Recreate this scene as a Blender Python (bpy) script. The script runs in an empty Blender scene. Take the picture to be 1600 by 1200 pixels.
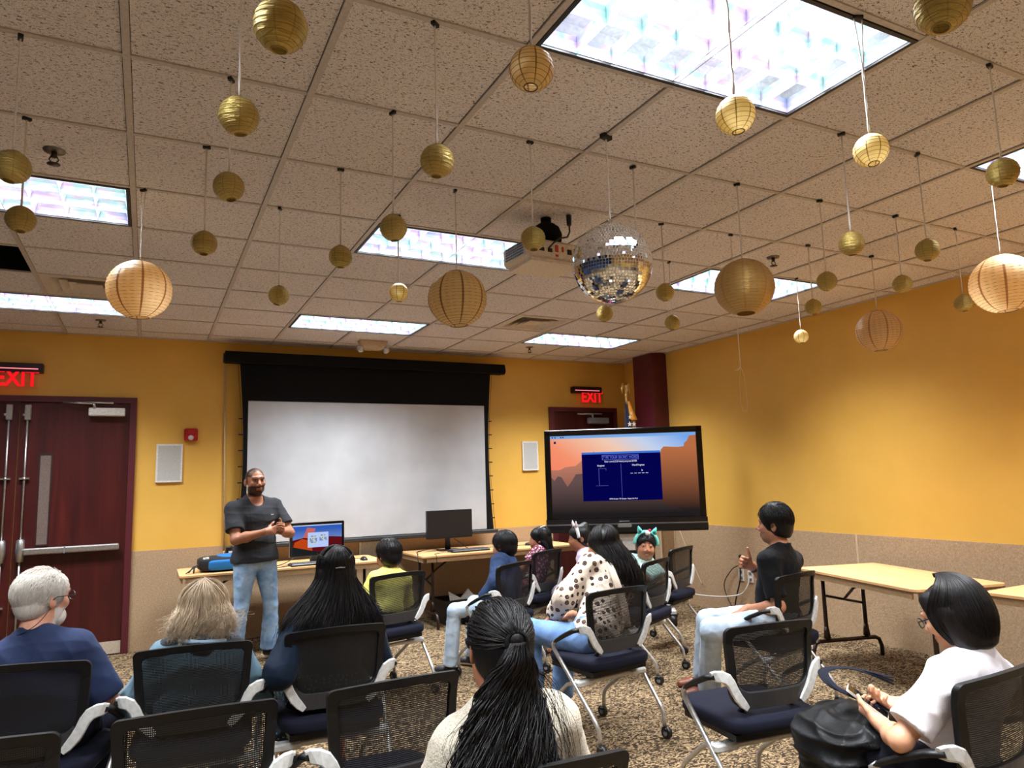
# A library meeting room: gold walls, paper lanterns under a tiled ceiling, a small audience facing a presenter.
import bpy, bmesh, math, random
import numpy as np
from mathutils import Vector, Matrix, noise as mnoise
PI = math.pi
SC = bpy.context.scene
COL = SC.collection

# ------------------------------------------------------------------ camera
CAMZ = 1.5
def cam_axes(yaw, pitch, roll):
    cy, sy, cp, sp = math.cos(yaw), math.sin(yaw), math.cos(pitch), math.sin(pitch)
    f = Vector((sy*cp, cy*cp, sp)); r = Vector((cy, -sy, 0)); u = r.cross(f)
    c, s = math.cos(roll), math.sin(roll)
    return c*r + s*u, -s*r + c*u, f
CR, CU, CF = cam_axes(0.470784, 0.130398, -0.0288796)
cd = bpy.data.cameras.new('camera'); cam = bpy.data.objects.new('camera', cd); COL.objects.link(cam)
cd.sensor_width = 36; cd.lens = 1119.65*36/1600; cd.clip_start = 0.05; cd.clip_end = 60
cam.matrix_world = Matrix(((CR.x, CU.x, -CF.x, 0), (CR.y, CU.y, -CF.y, 0), (CR.z, CU.z, -CF.z, CAMZ), (0, 0, 0, 1)))
SC.camera = cam

# ------------------------------------------------------------------ world, lights, exposure
HC, YB, XR, XL, YF = 2.969, 7.80, 5.66, -3.30, -3.20      # ceiling, back, right, left, rear wall
w = bpy.data.worlds.new('world'); SC.world = w; w.use_nodes = True
w.node_tree.nodes['Background'].inputs[0].default_value = (0.9, 0.93, 1, 1)
w.node_tree.nodes['Background'].inputs[1].default_value = 0.0
SC.view_settings.view_transform = 'Standard'; SC.view_settings.look = 'None'
SC.view_settings.gamma = 1.0; SC.view_settings.use_curve_mapping = False
SC.view_settings.exposure = EXPOSURE = 0.0
SC.cycles.use_denoising = True
SC.cycles.max_bounces = 8; SC.cycles.diffuse_bounces = 5; SC.cycles.glossy_bounces = 4
SC.cycles.transparent_max_bounces = 24; SC.cycles.transmission_bounces = 4
SC.cycles.sample_clamp_indirect = 6.0
X0, DX, Y0, DY = -0.112, 0.618, 1.40, 0.6085              # ceiling tee grid
def gx(k): return X0 + DX*k
def gy(k): return Y0 + DY*k
FIX = [(i, j) for j in (-4, 0, 4, 8) for i in (-2, 2, 6)]  # cells of the 2x4 ft fixtures (first column, row)
LAMP_W, LAMP_SPREAD = 108.0, 116.0
for i, j in FIX:
    ld = bpy.data.lights.new('troffer_lamp', 'AREA'); ld.shape = 'RECTANGLE'
    ld.size, ld.size_y = 2*DX-0.1, DY-0.1
    ld.energy = LAMP_W; ld.spread = math.radians(LAMP_SPREAD); ld.color = (0.91, 0.95, 1.0)
    lo = bpy.data.objects.new('troffer_lamp', ld); COL.objects.link(lo)
    lo.location = (gx(i)+DX, gy(j)+DY/2, HC+0.075)

# ------------------------------------------------------------------ helpers
def S(r, g, b):
    f = lambda c: (c/255/12.92) if c/255 <= 0.04045 else ((c/255+0.055)/1.055)**2.4
    return (f(r), f(g), f(b), 1.0)
MATS = {}
class NT:
    def __init__(s, name):
        s.m = bpy.data.materials.new(name); s.m.use_nodes = True; s.t = s.m.node_tree; s.t.nodes.clear()
        s.out = s.n('ShaderNodeOutputMaterial')
    def n(s, typ, **kw):
        x = s.t.nodes.new(typ)
        for k, v in kw.items():
            if k[0] == '_': setattr(x, k[1:], v)
            else:
                key = int(k[1:]) if k[0] == 'i' and k[1:].isdigit() else k.replace('__', ' ')
                if isinstance(v, bpy.types.NodeSocket): s.t.links.new(v, x.inputs[key])
                else: x.inputs[key].default_value = v
        return x
    def l(s, a, b): s.t.links.new(a, b)
    def co(s, scale=(1, 1, 1), rot=(0, 0, 0), kind='Object'):
        tc = s.n('ShaderNodeTexCoord'); mp = s.n('ShaderNodeMapping')
        mp.inputs['Scale'].default_value = scale; mp.inputs['Rotation'].default_value = rot
        s.l(tc.outputs[kind], mp.inputs[0]); return mp.outputs[0]
    def noise(s, v, scale, detail=2, rough=0.5, dist=0):
        x = s.n('ShaderNodeTexNoise'); s.l(v, x.inputs['Vector'])
        x.inputs['Scale'].default_value = scale; x.inputs['Detail'].default_value = detail
        x.inputs['Roughness'].default_value = rough; x.inputs['Distortion'].default_value = dist
        return x.outputs['Fac']
    def ramp(s, fac, stops, interp='LINEAR'):
        x = s.n('ShaderNodeValToRGB'); s.l(fac, x.inputs[0]); e = x.color_ramp.elements; x.color_ramp.interpolation = interp
        while len(e) < len(stops): e.new(0.5)
        for k, (p, c) in enumerate(stops): e[k].position = p; e[k].color = c if len(c) == 4 else (*c, 1)
        return x.outputs[0]
    def mix(s, fac, a, b, mode='MIX'):
        x = s.n('ShaderNodeMix'); x.data_type = 'RGBA'; x.blend_type = mode
        for i, v in ((0, fac), (6, a), (7, b)):
            if isinstance(v, bpy.types.NodeSocket): s.l(v, x.inputs[i])
            else: x.inputs[i].default_value = v
        return x.outputs[2]
    def math(s, op, a, b=0.0, c=None):
        x = s.n('ShaderNodeMath'); x.operation = op
        for i, v in enumerate((a, b) if c is None else (a, b, c)):
            if isinstance(v, bpy.types.NodeSocket): s.l(v, x.inputs[i])
            else: x.inputs[i].default_value = v
        return x.outputs[0]
    def bump(s, h, strength=0.3, dist=0.01):
        x = s.n('ShaderNodeBump'); s.l(h, x.inputs['Height'])
        x.inputs['Strength'].default_value = strength; x.inputs['Distance'].default_value = dist
        return x.outputs[0]
    def bsdf(s, color, rough=0.5, metal=0.0, normal=None, spec=0.5, **kw):
        b = s.n('ShaderNodeBsdfPrincipled')
        for k, v in (('Base Color', color), ('Roughness', rough), ('Metallic', metal), ('Specular IOR Level', spec)):
            if isinstance(v, bpy.types.NodeSocket): s.l(v, b.inputs[k])
            else: b.inputs[k].default_value = v
        for k, v in kw.items(): b.inputs[k.replace('__', ' ')].default_value = v
        if normal is not None: s.l(normal, b.inputs['Normal'])
        s.l(b.outputs[0], s.out.inputs[0]); return b
def plain(name, color, rough=0.5, metal=0.0, spec=0.5, nz=0.0, nscale=60, **kw):
    """one-colour material with a little procedural grain"""
    if name in MATS: return MATS[name]
    t = NT(name); v = t.co(); f = t.noise(v, nscale, 3)
    c2 = tuple(min(1, c*0.86) for c in color[:3])+(1,); c1 = tuple(min(1, c*1.1) for c in color[:3])+(1,)
    t.bsdf(t.ramp(f, [(0.3, c2), (0.7, c1)]), rough, metal, t.bump(f, nz, 0.004) if nz else None, spec, **kw)
    MATS[name] = t.m; return t.m
def emis(name, color, strength):
    if name in MATS: return MATS[name]
    t = NT(name); e = t.n('ShaderNodeEmission'); e.inputs[0].default_value = color; e.inputs[1].default_value = strength
    t.l(e.outputs[0], t.out.inputs[0]); MATS[name] = t.m; return t.m

def tag(o, label=None, cat=None, group=None, kind=None):
    if label: o['label'] = label
    if cat: o['category'] = cat
    if group: o['group'] = group
    if kind: o['kind'] = kind
    return o
def empty(name, loc=(0, 0, 0), rz=0.0, label=None, cat=None, group=None):
    o = bpy.data.objects.new(name, None); COL.objects.link(o); o.location = loc; o.rotation_euler = (0, 0, rz)
    o.empty_display_size = 0.1
    return tag(o, label, cat, group)
def link_mesh(name, me, parent=None, loc=(0, 0, 0), rz=0.0):
    o = bpy.data.objects.new(name, me); COL.objects.link(o); o.location = loc; o.rotation_euler = (0, 0, rz)
    if parent is not None: o.parent = parent
    return o
def copy_tree(o, parent=None):
    c = o.copy(); COL.objects.link(c)
    if parent is not None: c.parent = parent
    for ch in o.children: copy_tree(ch, c)
    return c
def basis(d, up=(0, 0, 1)):
    d = Vector(d).normalized(); u = Vector(up)
    if abs(d.dot(u)) > 0.98: u = Vector((0, 1, 0)) if abs(d.y) < 0.9 else Vector((1, 0, 0))
    a = d.cross(u).normalized(); return a, a.cross(d).normalized(), d
class MB:
    """collects shapes for ONE mesh object"""
    def __init__(s): s.v = []; s.f = []; s.m = []; s.sm = []
    def add(s, vs, fs, mi=0, smooth=False):
        o = len(s.v); s.v += [tuple(p) for p in vs]
        for f in fs: s.f.append(tuple(i+o for i in f)); s.m.append(mi); s.sm.append(smooth)
        return s
    def box(s, c, size, mi=0, R=None, bev=0.0):
        x, y, z = size[0]/2, size[1]/2, size[2]/2
        if bev > 0:
            b = min(bev, x*0.95, y*0.95, z*0.95); vs = []; idx = {}
            for sx in (-1, 1):
                for sy in (-1, 1):
                    for sz in (-1, 1):
                        for ax in range(3):
                            p = [sx*(x-b), sy*(y-b), sz*(z-b)]; p[ax] = (sx*x, sy*y, sz*z)[ax]
                            idx[sx, sy, sz, ax] = len(vs); vs.append(p)
            fs = []
            for ax in range(3):
                a, b2 = [(1, 2), (0, 2), (0, 1)][ax]
                for sg in (-1, 1):
                    q = []
                    for u, w_ in ((-1, -1), (1, -1), (1, 1), (-1, 1)):
                        k = [0, 0, 0]; k[ax] = sg; k[a] = u; k[b2] = w_; q.append(idx[k[0], k[1], k[2], ax])
                    fs.append(q)
                for u in (-1, 1):
                    for w_ in (-1, 1):
                        q = []
                        k = [0, 0, 0]; k[a] = u; k[b2] = w_
                        for sg, aa in ((-1, a), (1, a), (1, b2), (-1, b2)):
                            k[ax] = sg; q.append(idx[k[0], k[1], k[2], aa])
                        fs.append(q)
            for sx in (-1, 1):
                for sy in (-1, 1):
                    for sz in (-1, 1): fs.append([idx[sx, sy, sz, k] for k in range(3)])
        else:
            vs = [(sx*x, sy*y, sz*z) for sx in (-1, 1) for sy in (-1, 1) for sz in (-1, 1)]
            fs = [(0, 1, 3, 2), (4, 6, 7, 5), (0, 4, 5, 1), (2, 3, 7, 6), (0, 2, 6, 4), (1, 5, 7, 3)]
        cv = Vector(c)
        vs = [(R @ Vector(p) if R is not None else Vector(p)) + cv for p in vs]
        return s.add(vs, fs, mi)
    def tube(s, pts, r, n=8, mi=0, caps=True, flat=1.0, up=(0, 0, 1)):
        P = [Vector(p) for p in pts]; N = len(P); rr = r if isinstance(r, (list, tuple)) else [r]*N
        vs = []; a0 = None
        for i, p in enumerate(P):
            d = (P[min(i+1, N-1)] - P[max(i-1, 0)])
            if d.length < 1e-9: d = Vector((0, 0, 1))
            d.normalize()
            if a0 is None: a, b, _ = basis(d, up)
            else:
                a = a0 - d*a0.dot(d)
                if a.length < 1e-6: a, b, _ = basis(d, up)
                a.normalize(); b = a.cross(d)
            a0 = a
            for k in range(n):
                t = 2*PI*k/n; vs.append(p + a*(rr[i]*math.cos(t)) + b*(rr[i]*flat*math.sin(t)))
        fs = [(i*n+k, i*n+(k+1) % n, (i+1)*n+(k+1) % n, (i+1)*n+k) for i in range(N-1) for k in range(n)]
        s.add(vs, fs, mi, True)
        if caps:
            o = len(s.v)-len(vs)
            for q in (range(n-1, -1, -1), range((N-1)*n, N*n)): s.f.append(tuple(o+i for i in q)); s.m.append(mi); s.sm.append(False)
        return s
    def cyl(s, a, b, r1, r2=None, n=16, mi=0): return s.tube([a, b], [r1, r1 if r2 is None else r2], n, mi)
    def lathe(s, prof, n=24, c=(0, 0, 0), mi=0, smooth=True, R=None):
        cv = Vector(c); vs = []
        for r, z in prof:
            for k in range(n):
                t = 2*PI*k/n; p = Vector((r*math.cos(t), r*math.sin(t), z)); vs.append((R @ p if R is not None else p) + cv)
        fs = [(i*n+k, i*n+(k+1) % n, (i+1)*n+(k+1) % n, (i+1)*n+k) for i in range(len(prof)-1) for k in range(n)]
        return s.add(vs, fs, mi, smooth)
    def prism(s, poly, z0, z1, mi=0, M=None):
        """extrude a 2-D polygon (x,y) from z0 to z1, then map with M"""
        n = len(poly); vs = [Vector((x, y, z0)) for x, y in poly] + [Vector((x, y, z1)) for x, y in poly]
        if M is not None: vs = [M @ p for p in vs]
        fs = [tuple(range(n-1, -1, -1)), tuple(range(n, 2*n))] + [(i, (i+1) % n, n+(i+1) % n, n+i) for i in range(n)]
        return s.add(vs, fs, mi)
    def grid(s, P, mi=0, smooth=True, closed=False):
        """P: rows of equal length"""
        r, c = len(P), len(P[0]); vs = [p for row in P for p in row]
        cc = c if closed else c-1
        return s.add(vs, [(i*c+j, i*c+(j+1) % c, (i+1)*c+(j+1) % c, (i+1)*c+j) for i in range(r-1) for j in range(cc)], mi, smooth)
    def mesh(s, name, mats):
        me = bpy.data.meshes.new(name); me.from_pydata([tuple(p) for p in s.v], [], s.f)
        for m in (mats if isinstance(mats, (list, tuple)) else [mats]): me.materials.append(m)
        me.polygons.foreach_set('material_index', s.m); me.polygons.foreach_set('use_smooth', s.sm); me.update()
        return me
    def build(s, name, mats, parent=None, loc=(0, 0, 0), rz=0.0): return link_mesh(name, s.mesh(name, mats), parent, loc, rz)
def rrect(w_, h, r, n=5):
    pts = []
    for cx, cy, a0 in ((w_/2-r, h/2-r, 0), (-w_/2+r, h/2-r, PI/2), (-w_/2+r, -h/2+r, PI), (w_/2-r, -h/2+r, 1.5*PI)):
        for k in range(n+1): a = a0+PI/2*k/n; pts.append((cx+r*math.cos(a), cy+r*math.sin(a)))
    return pts
def text_obj(name, body, size, mat, parent, M, align='CENTER', ext=0.0, sx=1.0, bold=0.0):
    c = bpy.data.curves.new(name, 'FONT'); c.body = body; c.size = size; c.align_x = align; c.align_y = 'CENTER'
    c.extrude = ext; c.offset = bold; c.materials.append(mat)
    tmp = bpy.data.objects.new('tmp', c); me = bpy.data.meshes.new_from_object(tmp); bpy.data.objects.remove(tmp)
    me.materials.clear(); me.materials.append(mat)
    o = bpy.data.objects.new(name, me); COL.objects.link(o)
    if parent is not None: o.parent = parent
    o.matrix_local = M @ Matrix.Diagonal((sx, 1, 1, 1)); return o
FACE_Y = Matrix(((1, 0, 0, 0), (0, 0, -1, 0), (0, 1, 0, 0), (0, 0, 0, 1)))   # xy drawing -> upright, facing -Y
# ------------------------------------------------------------------ materials of the room
def m_wall():
    t = NT('gold_wall_paint'); v = t.co(); f = t.noise(v, 3, 3); g = t.noise(v, 400, 2)
    t.bsdf(t.ramp(f, [(0.3, S(222, 174, 78)), (0.7, S(228, 180, 84))]), 0.55, 0, t.bump(g, 0.08, 0.002), 0.3); return t.m
def m_wains():
    t = NT('tan_wall_fabric'); v = t.co(); f = t.noise(v, 90, 4, 0.7); g = t.noise(t.co((120, 120, 500)), 1, 2)
    c = t.ramp(f, [(0.3, S(153, 126, 97)), (0.5, S(177, 149, 117)), (0.72, S(199, 171, 139))])
    t.bsdf(c, 0.9, 0, t.bump(g, 0.3, 0.003), 0.15); return t.m
def m_carpet():
    t = NT('patterned_carpet'); v = t.co()
    w1 = t.noise(t.co((21, 31, 1), (0, 0, 0.12)), 1.0, 1.4, 0.5, 2.6)
    w2 = t.noise(t.co((30, 46, 1), (0, 0, -0.1)), 1.0, 1.5, 0.55, 2.4); fz = t.noise(v, 260, 2)
    c = t.ramp(w1, [(0.45, S(60, 48, 36)), (0.49, S(86, 71, 53)), (0.525, S(146, 124, 93)), (0.62, S(164, 141, 109))])
    d = t.ramp(w2, [(0.40, S(112, 96, 82)), (0.45, (1, 1, 1, 1))])
    c = t.mix(0.72, c, d, 'MULTIPLY')
    c = t.mix(0.5, c, t.ramp(fz, [(0.3, (0.55, 0.55, 0.55, 1)), (0.7, (1.3, 1.3, 1.3, 1))]), 'MULTIPLY')
    t.bsdf(c, 0.95, 0, t.bump(fz, 0.6, 0.006), 0.1); return t.m
def m_tile():
    t = NT('fissured_ceiling_tile'); v = t.co()
    f = t.noise(t.co((75, 130, 1), (0, 0, 0.35)), 1.0, 3, 0.6, 0.8); s2 = t.noise(v, 330, 2); b = t.noise(v, 1.1, 2)
    base = t.ramp(b, [(0.3, S(226, 220, 220)), (0.7, S(234, 228, 228))])
    pit = t.ramp(f, [(0.36, S(84, 74, 66)), (0.44, (1, 1, 1, 1))]); sp = t.ramp(s2, [(0.34, (0.42, 0.40, 0.38, 1)), (0.45, (1, 1, 1, 1))])
    c = t.mix(1.0, t.mix(0.85, base, pit, 'MULTIPLY'), sp, 'MULTIPLY')
    t.bsdf(c, 0.92, 0, t.bump(f, 0.35, 0.004), 0.1); return t.m
def m_wood():
    t = NT('dark_cherry_door'); f = t.noise(t.co((9, 9, 0.9)), 1.0, 4, 0.6, 0.8)
    g = t.noise(t.co((60, 60, 3)), 1.0, 3, 0.6)
    c = t.ramp(f, [(0.3, S(50, 12, 13)), (0.6, S(70, 20, 18)), (0.8, S(84, 28, 22))])
    sc = t.noise(t.co((14, 14, 60), (0.3, 0, 0)), 1.0, 2); c = t.mix(t.ramp(sc, [(0.74, (0, 0, 0, 1)), (0.78, (0.35, 0.35, 0.35, 1))]), c, S(120, 70, 50))
    t.bsdf(c, 0.38, 0, t.bump(g, 0.05, 0.002), 0.4); return t.m
M_WALL, M_WAINS, M_CARPET, M_TILE, M_WOOD = m_wall(), m_wains(), m_carpet(), m_tile(), m_wood()
M_TEE = plain('tee_white', S(190, 182, 176), 0.5)
M_MAROON = plain('maroon_paint', S(84, 24, 34), 0.45)
M_STEEL = plain('brushed_steel', S(190, 188, 184), 0.3, 0.85)
M_WHITEP = plain('white_plastic', S(225, 223, 216), 0.45)
M_BLACK = plain('black_plastic', S(16, 16, 18), 0.4)
M_BLACKM = plain('matte_black', S(9, 9, 10), 0.85, spec=0.2)
M_SEAM = plain('tan_seam_strip', S(206, 180, 148), 0.6)

# ------------------------------------------------------------------ shell
def struct(name, mb, mats, parent=None):
    o = mb.build(name, mats, parent)
    if parent is None: o['kind'] = 'structure'
    return o
struct('floor', MB().box(((XL+XR)/2, (YF+YB)/2, -0.05), (XR-XL+0.4, YB-YF+0.4, 0.1)), M_CARPET)
WZ = 0.915                                                 # top of the tan wall covering
struct('wall_back', MB().box(((XL+XR)/2, YB+0.1, 1.6), (XR-XL+0.4, 0.2, 3.2)), M_WALL)
struct('wall_right', MB().box((XR+0.1, (YF+YB)/2, 1.6), (0.2, YB-YF, 3.2)), M_WALL)
struct('wall_left', MB().box((XL-0.1, (YF+YB)/2, 1.6), (0.2, YB-YF, 3.2)), plain('blue_partition', S(52, 74, 124), 0.8))
struct('wall_front', MB().box(((XL+XR)/2, YF-0.1, 1.6), (XR-XL+0.4, 0.2, 3.2)), M_WALL)
wn = MB()
DOOR_L, DOOR_R, DH = -2.10, -0.112, 2.37                   # double door, outer frame
D2L, D2R = 4.47, 5.48                                      # door behind the display
for a, b in ((XL, DOOR_L), (DOOR_R, D2L), (D2R, XR)): wn.box(((a+b)/2, YB-0.005, WZ/2), (b-a, 0.014, WZ))
struct('trim_1', wn, M_WAINS)
struct('trim_2', MB().box((XR-0.005, (YF+YB)/2, WZ/2), (0.014, YB-YF, WZ)), M_WAINS)
sm = MB()
for y in (4.43, 2.0, -0.5): sm.box((XR-0.013, y, WZ/2), (0.006, 0.018, WZ))
struct('trim_3', sm, M_SEAM)
# column half sunk in the right wall: maroon above, clad in the wall fabric below
CX, CY0, CY1 = 5.44, 6.92, 7.30
struct('column_1', MB().box(((CX+XR+0.05)/2, (CY0+CY1)/2, (WZ+HC+0.05)/2), (XR+0.05-CX, CY1-CY0, HC+0.05-WZ)), M_MAROON)
cl = MB().box(((CX+XR+0.04)/2, (CY0+CY1)/2, WZ/2), (XR+0.04-CX+0.012, CY1-CY0+0.012, WZ))
for y in (CY0-0.006, CY1+0.006): cl.box((CX-0.006, y, WZ/2), (0.016, 0.016, WZ), 1)
cl.box((XR-0.02, CY0-0.008, WZ/2), (0.02, 0.012, WZ), 1)
struct('trim_4', cl, [M_WAINS, M_SEAM])
# ceiling: one sheet of tiles with the openings left out, and the tee grid below it
HOLE = set()
for i, j in FIX: HOLE |= {(i, j), (i+1, j)}
HOLE |= {(-2, 6), (-1, 7), (5, 7)}
cm = MB(); zt = HC+0.006
xs = sorted({XL-0.05, XR+0.05} | {gx(k) for k in range(-6, 12) if XL < gx(k) < XR})
ys = sorted({YF-0.05, YB+0.05} | {gy(k) for k in range(-8, 12) if YF < gy(k) < YB})
for a in range(len(xs)-1):
    for b in range(len(ys)-1):
        ci = math.floor(((xs[a]+xs[a+1])/2-X0)/DX); cj = math.floor(((ys[b]+ys[b+1])/2-Y0)/DY)
        if (ci, cj) in HOLE: continue
        cm.add([(xs[a], ys[b], zt), (xs[a], ys[b+1], zt), (xs[a+1], ys[b+1], zt), (xs[a+1], ys[b], zt)], [(0, 1, 2, 3)])
        cm.add([(xs[a], ys[b], zt+.02), (xs[a+1], ys[b], zt+.02), (xs[a+1], ys[b+1], zt+.02), (xs[a], ys[b+1], zt+.02)], [(0, 1, 2, 3)])
struct('ceiling', cm, M_TILE)
tg = MB()
for k in range(-6, 12):
    x = gx(k)
    if not XL < x < XR: continue
    cuts = sorted(j for (i, j) in FIX if i+1 == k); y = YF
    for j in cuts: tg.box((x, (y+gy(j))/2, HC+0.004), (0.024, gy(j)-y, 0.012)); y = gy(j+1)
    tg.box((x, (y+YB)/2, HC+0.004), (0.024, YB-y, 0.012))
for k in range(-8, 12):
    if YF < gy(k) < YB: tg.box(((XL+XR)/2, gy(k), HC+0.005), (XR-XL, 0.022, 0.010))
for y in (YB-0.012, YF+0.012): tg.box(((XL+XR)/2, y, HC+0.004), (XR-XL, 0.024, 0.012))
for x in (XL+0.012, XR-0.012): tg.box((x, (YF+YB)/2, HC+0.004), (0.024, YB-YF, 0.012))
rg = random.Random(1)
for k in range(-6, 12):
    x = gx(k)
    if XL < x < XR:
        for s_ in (-1, 1): tg.box((x+s_*0.0138, (YF+YB)/2, HC+0.0055), (0.0018, YB-YF, 0.001), 1)
for k in range(-8, 12):
    for i in range(-6, 10):
        if YF < gy(k) < YB and XL < gx(i) < XR-0.3 and rg.random() < 0.6 and (i, k) not in HOLE: tg.box((gx(i)+DX/2, gy(k)+0.0125, HC+0.0055), (DX-0.03, rg.uniform(0.0015, 0.004), 0.001), 1)
struct('trim_5', tg, [M_TEE, plain('tile_gap_shade', S(40, 34, 30), 0.9)])  # dark strips paint the tile gaps and the shadow edges beside the tees

# ------------------------------------------------------------------ lay-in lights with parabolic louvers
def m_louver():
    t = NT('iridescent_louver'); v = t.co(); f = t.noise(t.co((5, 6, 9)), 1.0, 2, 0.5, 0.6)
    c = t.ramp(f, [(0.30, S(150, 166, 198)), (0.42, S(188, 164, 196)), (0.5, S(202, 196, 200)), (0.58, S(150, 192, 190)), (0.7, S(196, 172, 194))])
    t.bsdf(c, 0.28, 0.55, None, 0.6); return t.m
M_LOUV = m_louver(); M_LFRAME = plain('fixture_frame', S(30, 30, 32), 0.5); M_LHOUS = plain('fixture_white', S(235, 235, 235), 0.5)
LW, LD = 2*DX-0.03, DY-0.03
fr = MB()
for sx in (-1, 1): fr.box((sx*(LW/2-0.008), 0, 0.012), (0.016, LD, 0.03))
for sy in (-1, 1): fr.box((0, sy*(LD/2-0.008), 0.012), (LW-0.032, 0.016, 0.03))
ho = MB()
for sx in (-1, 1): ho.box((sx*(LW/2-0.005), 0, 0.075), (0.01, LD, 0.09))
for sy in (-1, 1): ho.box((0, sy*(LD/2-0.005), 0.075), (LW-0.02, 0.01, 0.09))
ho.box((0, 0, 0.122), (LW, LD, 0.008))
lv = MB(); NXc, NYc = 8, 3; iw, il = LW-0.034, LD-0.034
for a in range(NXc):
    for b in range(NYc):
        cx, cy = -iw/2+iw*(a+0.5)/NXc, -il/2+il*(b+0.5)/NYc; hx, hy = iw/NXc/2-0.0006, il/NYc/2-0.0006
        rows = []
        for u in (0, 0.35, 0.7, 1.0):
            q = 1-0.16*(u**1.8); qy = 1-0.16*(u**1.8)
            rows.append([(cx+sx*hx*q, cy+sy*hy*qy, 0.006+0.052*u) for sx, sy in ((-1, -1), (1, -1), (1, 1), (-1, 1))])
        lv.grid(rows, 0, False, True)
me_f, me_h, me_l = fr.mesh('frame', M_LFRAME), ho.mesh('housing', M_LHOUS), lv.mesh('louver', M_LOUV)
FIXLAB = {(2, 0): 'big bright ceiling light nearest the camera, top right of the room view', (6, 0): 'ceiling light cut off by the right edge beside a gold lantern',
    (-2, 4): 'ceiling light at left edge, beside the sprinkler head', (2, 4): 'ceiling light in the middle, next to the projector', (6, 4): 'ceiling light behind the large dark gold lantern',
    (-2, 8): 'far left ceiling light near the exit sign over the double doors', (2, 8): 'ceiling light above the projection screen, beside the emergency lamp', (6, 8): 'far right ceiling light near the maroon column',
    (-2, 0): 'ceiling light over the left seats, outside the view', (-2, -4): 'ceiling light behind the camera, left', (2, -4): 'ceiling light behind the camera, middle', (6, -4): 'ceiling light behind the camera, right'}
for i, j in FIX:
    t = empty('ceiling_light', (gx(i)+DX, gy(j)+DY/2, HC), 0, FIXLAB[i, j], 'ceiling light', 'recessed louver lights')
    link_mesh('frame', me_f, t); link_mesh('housing', me_h, t); link_mesh('louver', me_l, t)
# ------------------------------------------------------------------ doors
M_GLASSD = plain('dim_wired_glass', S(112, 98, 92), 0.12)
M_KICK = plain('beige_kick_plate', S(205, 190, 170), 0.4, 0.3)
M_GREY = plain('grey_plastic', S(120, 120, 122), 0.5)
M_CHROME = plain('chrome', S(215, 215, 218), 0.15, 1.0)
def frame3(x0, x1, h, wd=0.055):
    m = MB()
    for a, b in ((x0, x0+wd), (x1-wd, x1)): m.box(((a+b)/2, YB-0.02, h/2), (b-a, 0.06, h))
    m.box(((x0+x1)/2, YB-0.02, h-wd/2), (x1-x0-2*wd, 0.06, wd)); return m
struct('trim_6', frame3(DOOR_L, DOOR_R, DH), M_MAROON)
struct('trim_7', frame3(D2L, D2R, DH), M_MAROON)
def closer(parent, xb, zb, xa, flip=1):
    b = MB().box((xb, YB-0.075, zb), (0.30, 0.07, 0.075), 0, None, 0.008)
    b.build('door_closer', M_WHITEP if flip > 0 else M_GREY, parent)
    a = MB().tube([(xb-0.10, YB-0.11, zb+0.03), (xb-0.11, YB-0.12, zb+0.075)], 0.012, 8)
    a.tube([(xb-0.12, YB-0.12, zb+0.075), (xa, YB-0.07, zb+0.085)], 0.009, 8)
    a.tube([(xb+0.05, YB-0.10, zb+0.085), (xa+0.1, YB-0.05, zb+0.092)], 0.009, 8)
    a.build('closer_arm', M_STEEL, parent)
def leaf(name, x0, x1, rodx, lite=None, bar=None, clos=None, h=DH-0.065):
    m = MB().box(((x0+x1)/2, YB-0.012, 0.006+h/2), (x1-x0, 0.03, h))
    o = struct(name, m, M_WOOD); yf = YB-0.027
    if rodx is not None:
        r = MB()
        for z0, z1 in ((1.07, 2.17), (0.12, 0.90)): r.tube([(rodx, yf-0.03, z0), (rodx, yf-0.03, z1)], 0.0095, 10)
        for z in (1.62, 0.5): r.box((rodx, yf-0.02, z), (0.075, 0.03, 0.014)).tube([(rodx, yf-0.03, z-0.012), (rodx, yf-0.03, z+0.012)], 0.016, 10)
        r.build('vertical_rod', M_STEEL, o)
        MB().box((rodx, yf-0.025, 2.215), (0.05, 0.05, 0.14), 0, None, 0.006).tube([(rodx-0.02, yf-0.05, 2.19), (rodx-0.035, yf-0.06, 2.19)], 0.012, 8).build('top_latch', M_STEEL, o)
        MB().lathe([(0.0, -0.10), (0.03, -0.095), (0.037, 0.0), (0.032, 0.09), (0.02, 0.10), (0, 0.10)], 14, (rodx, yf-0.03, 0.985)).build('latch_case', M_STEEL, o)
    if bar:
        b = MB().box(((bar[0]+bar[1])/2, yf-0.045, 0.975), (bar[1]-bar[0], 0.05, 0.056), 0, None, 0.01)
        b.box((bar[0]+0.42*(bar[1]-bar[0]), yf-0.046, 0.975), (0.012, 0.054, 0.06), 1)
        b.build('push_bar', [M_STEEL, M_GREY], o)
    if lite:
        g = MB().box(((lite[0]+lite[1])/2, yf-0.001, (lite[2]+lite[3])/2), (lite[1]-lite[0], 0.006, lite[3]-lite[2]))
        g.build('glass_pane', M_GLASSD, o)
        e = MB(); a, b, c, d = lite; t = 0.014
        for xx in (a-t/2, b+t/2): e.box((xx, yf-0.004, (c+d)/2), (t, 0.012, d-c+2*t))
        for zz in (c-t/2, d+t/2): e.box(((a+b)/2, yf-0.004, zz), (b-a, 0.012, t))
        e.build('pane_frame', plain('dark_brown_bead', S(44, 12, 12), 0.5), o)
    if clos: closer(o, *clos)
    return o
d1 = leaf('door_1', DOOR_L+0.057, -1.054, -1.125, (-1.30, -1.215, 1.03, 1.83), (-1.95, -1.16))
d2 = leaf('door_2', -1.048, DOOR_R-0.057, -0.985, (-0.872, -0.79, 1.03, 1.83), (-0.96, -0.215), (-0.36, 2.225, -0.72))
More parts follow.
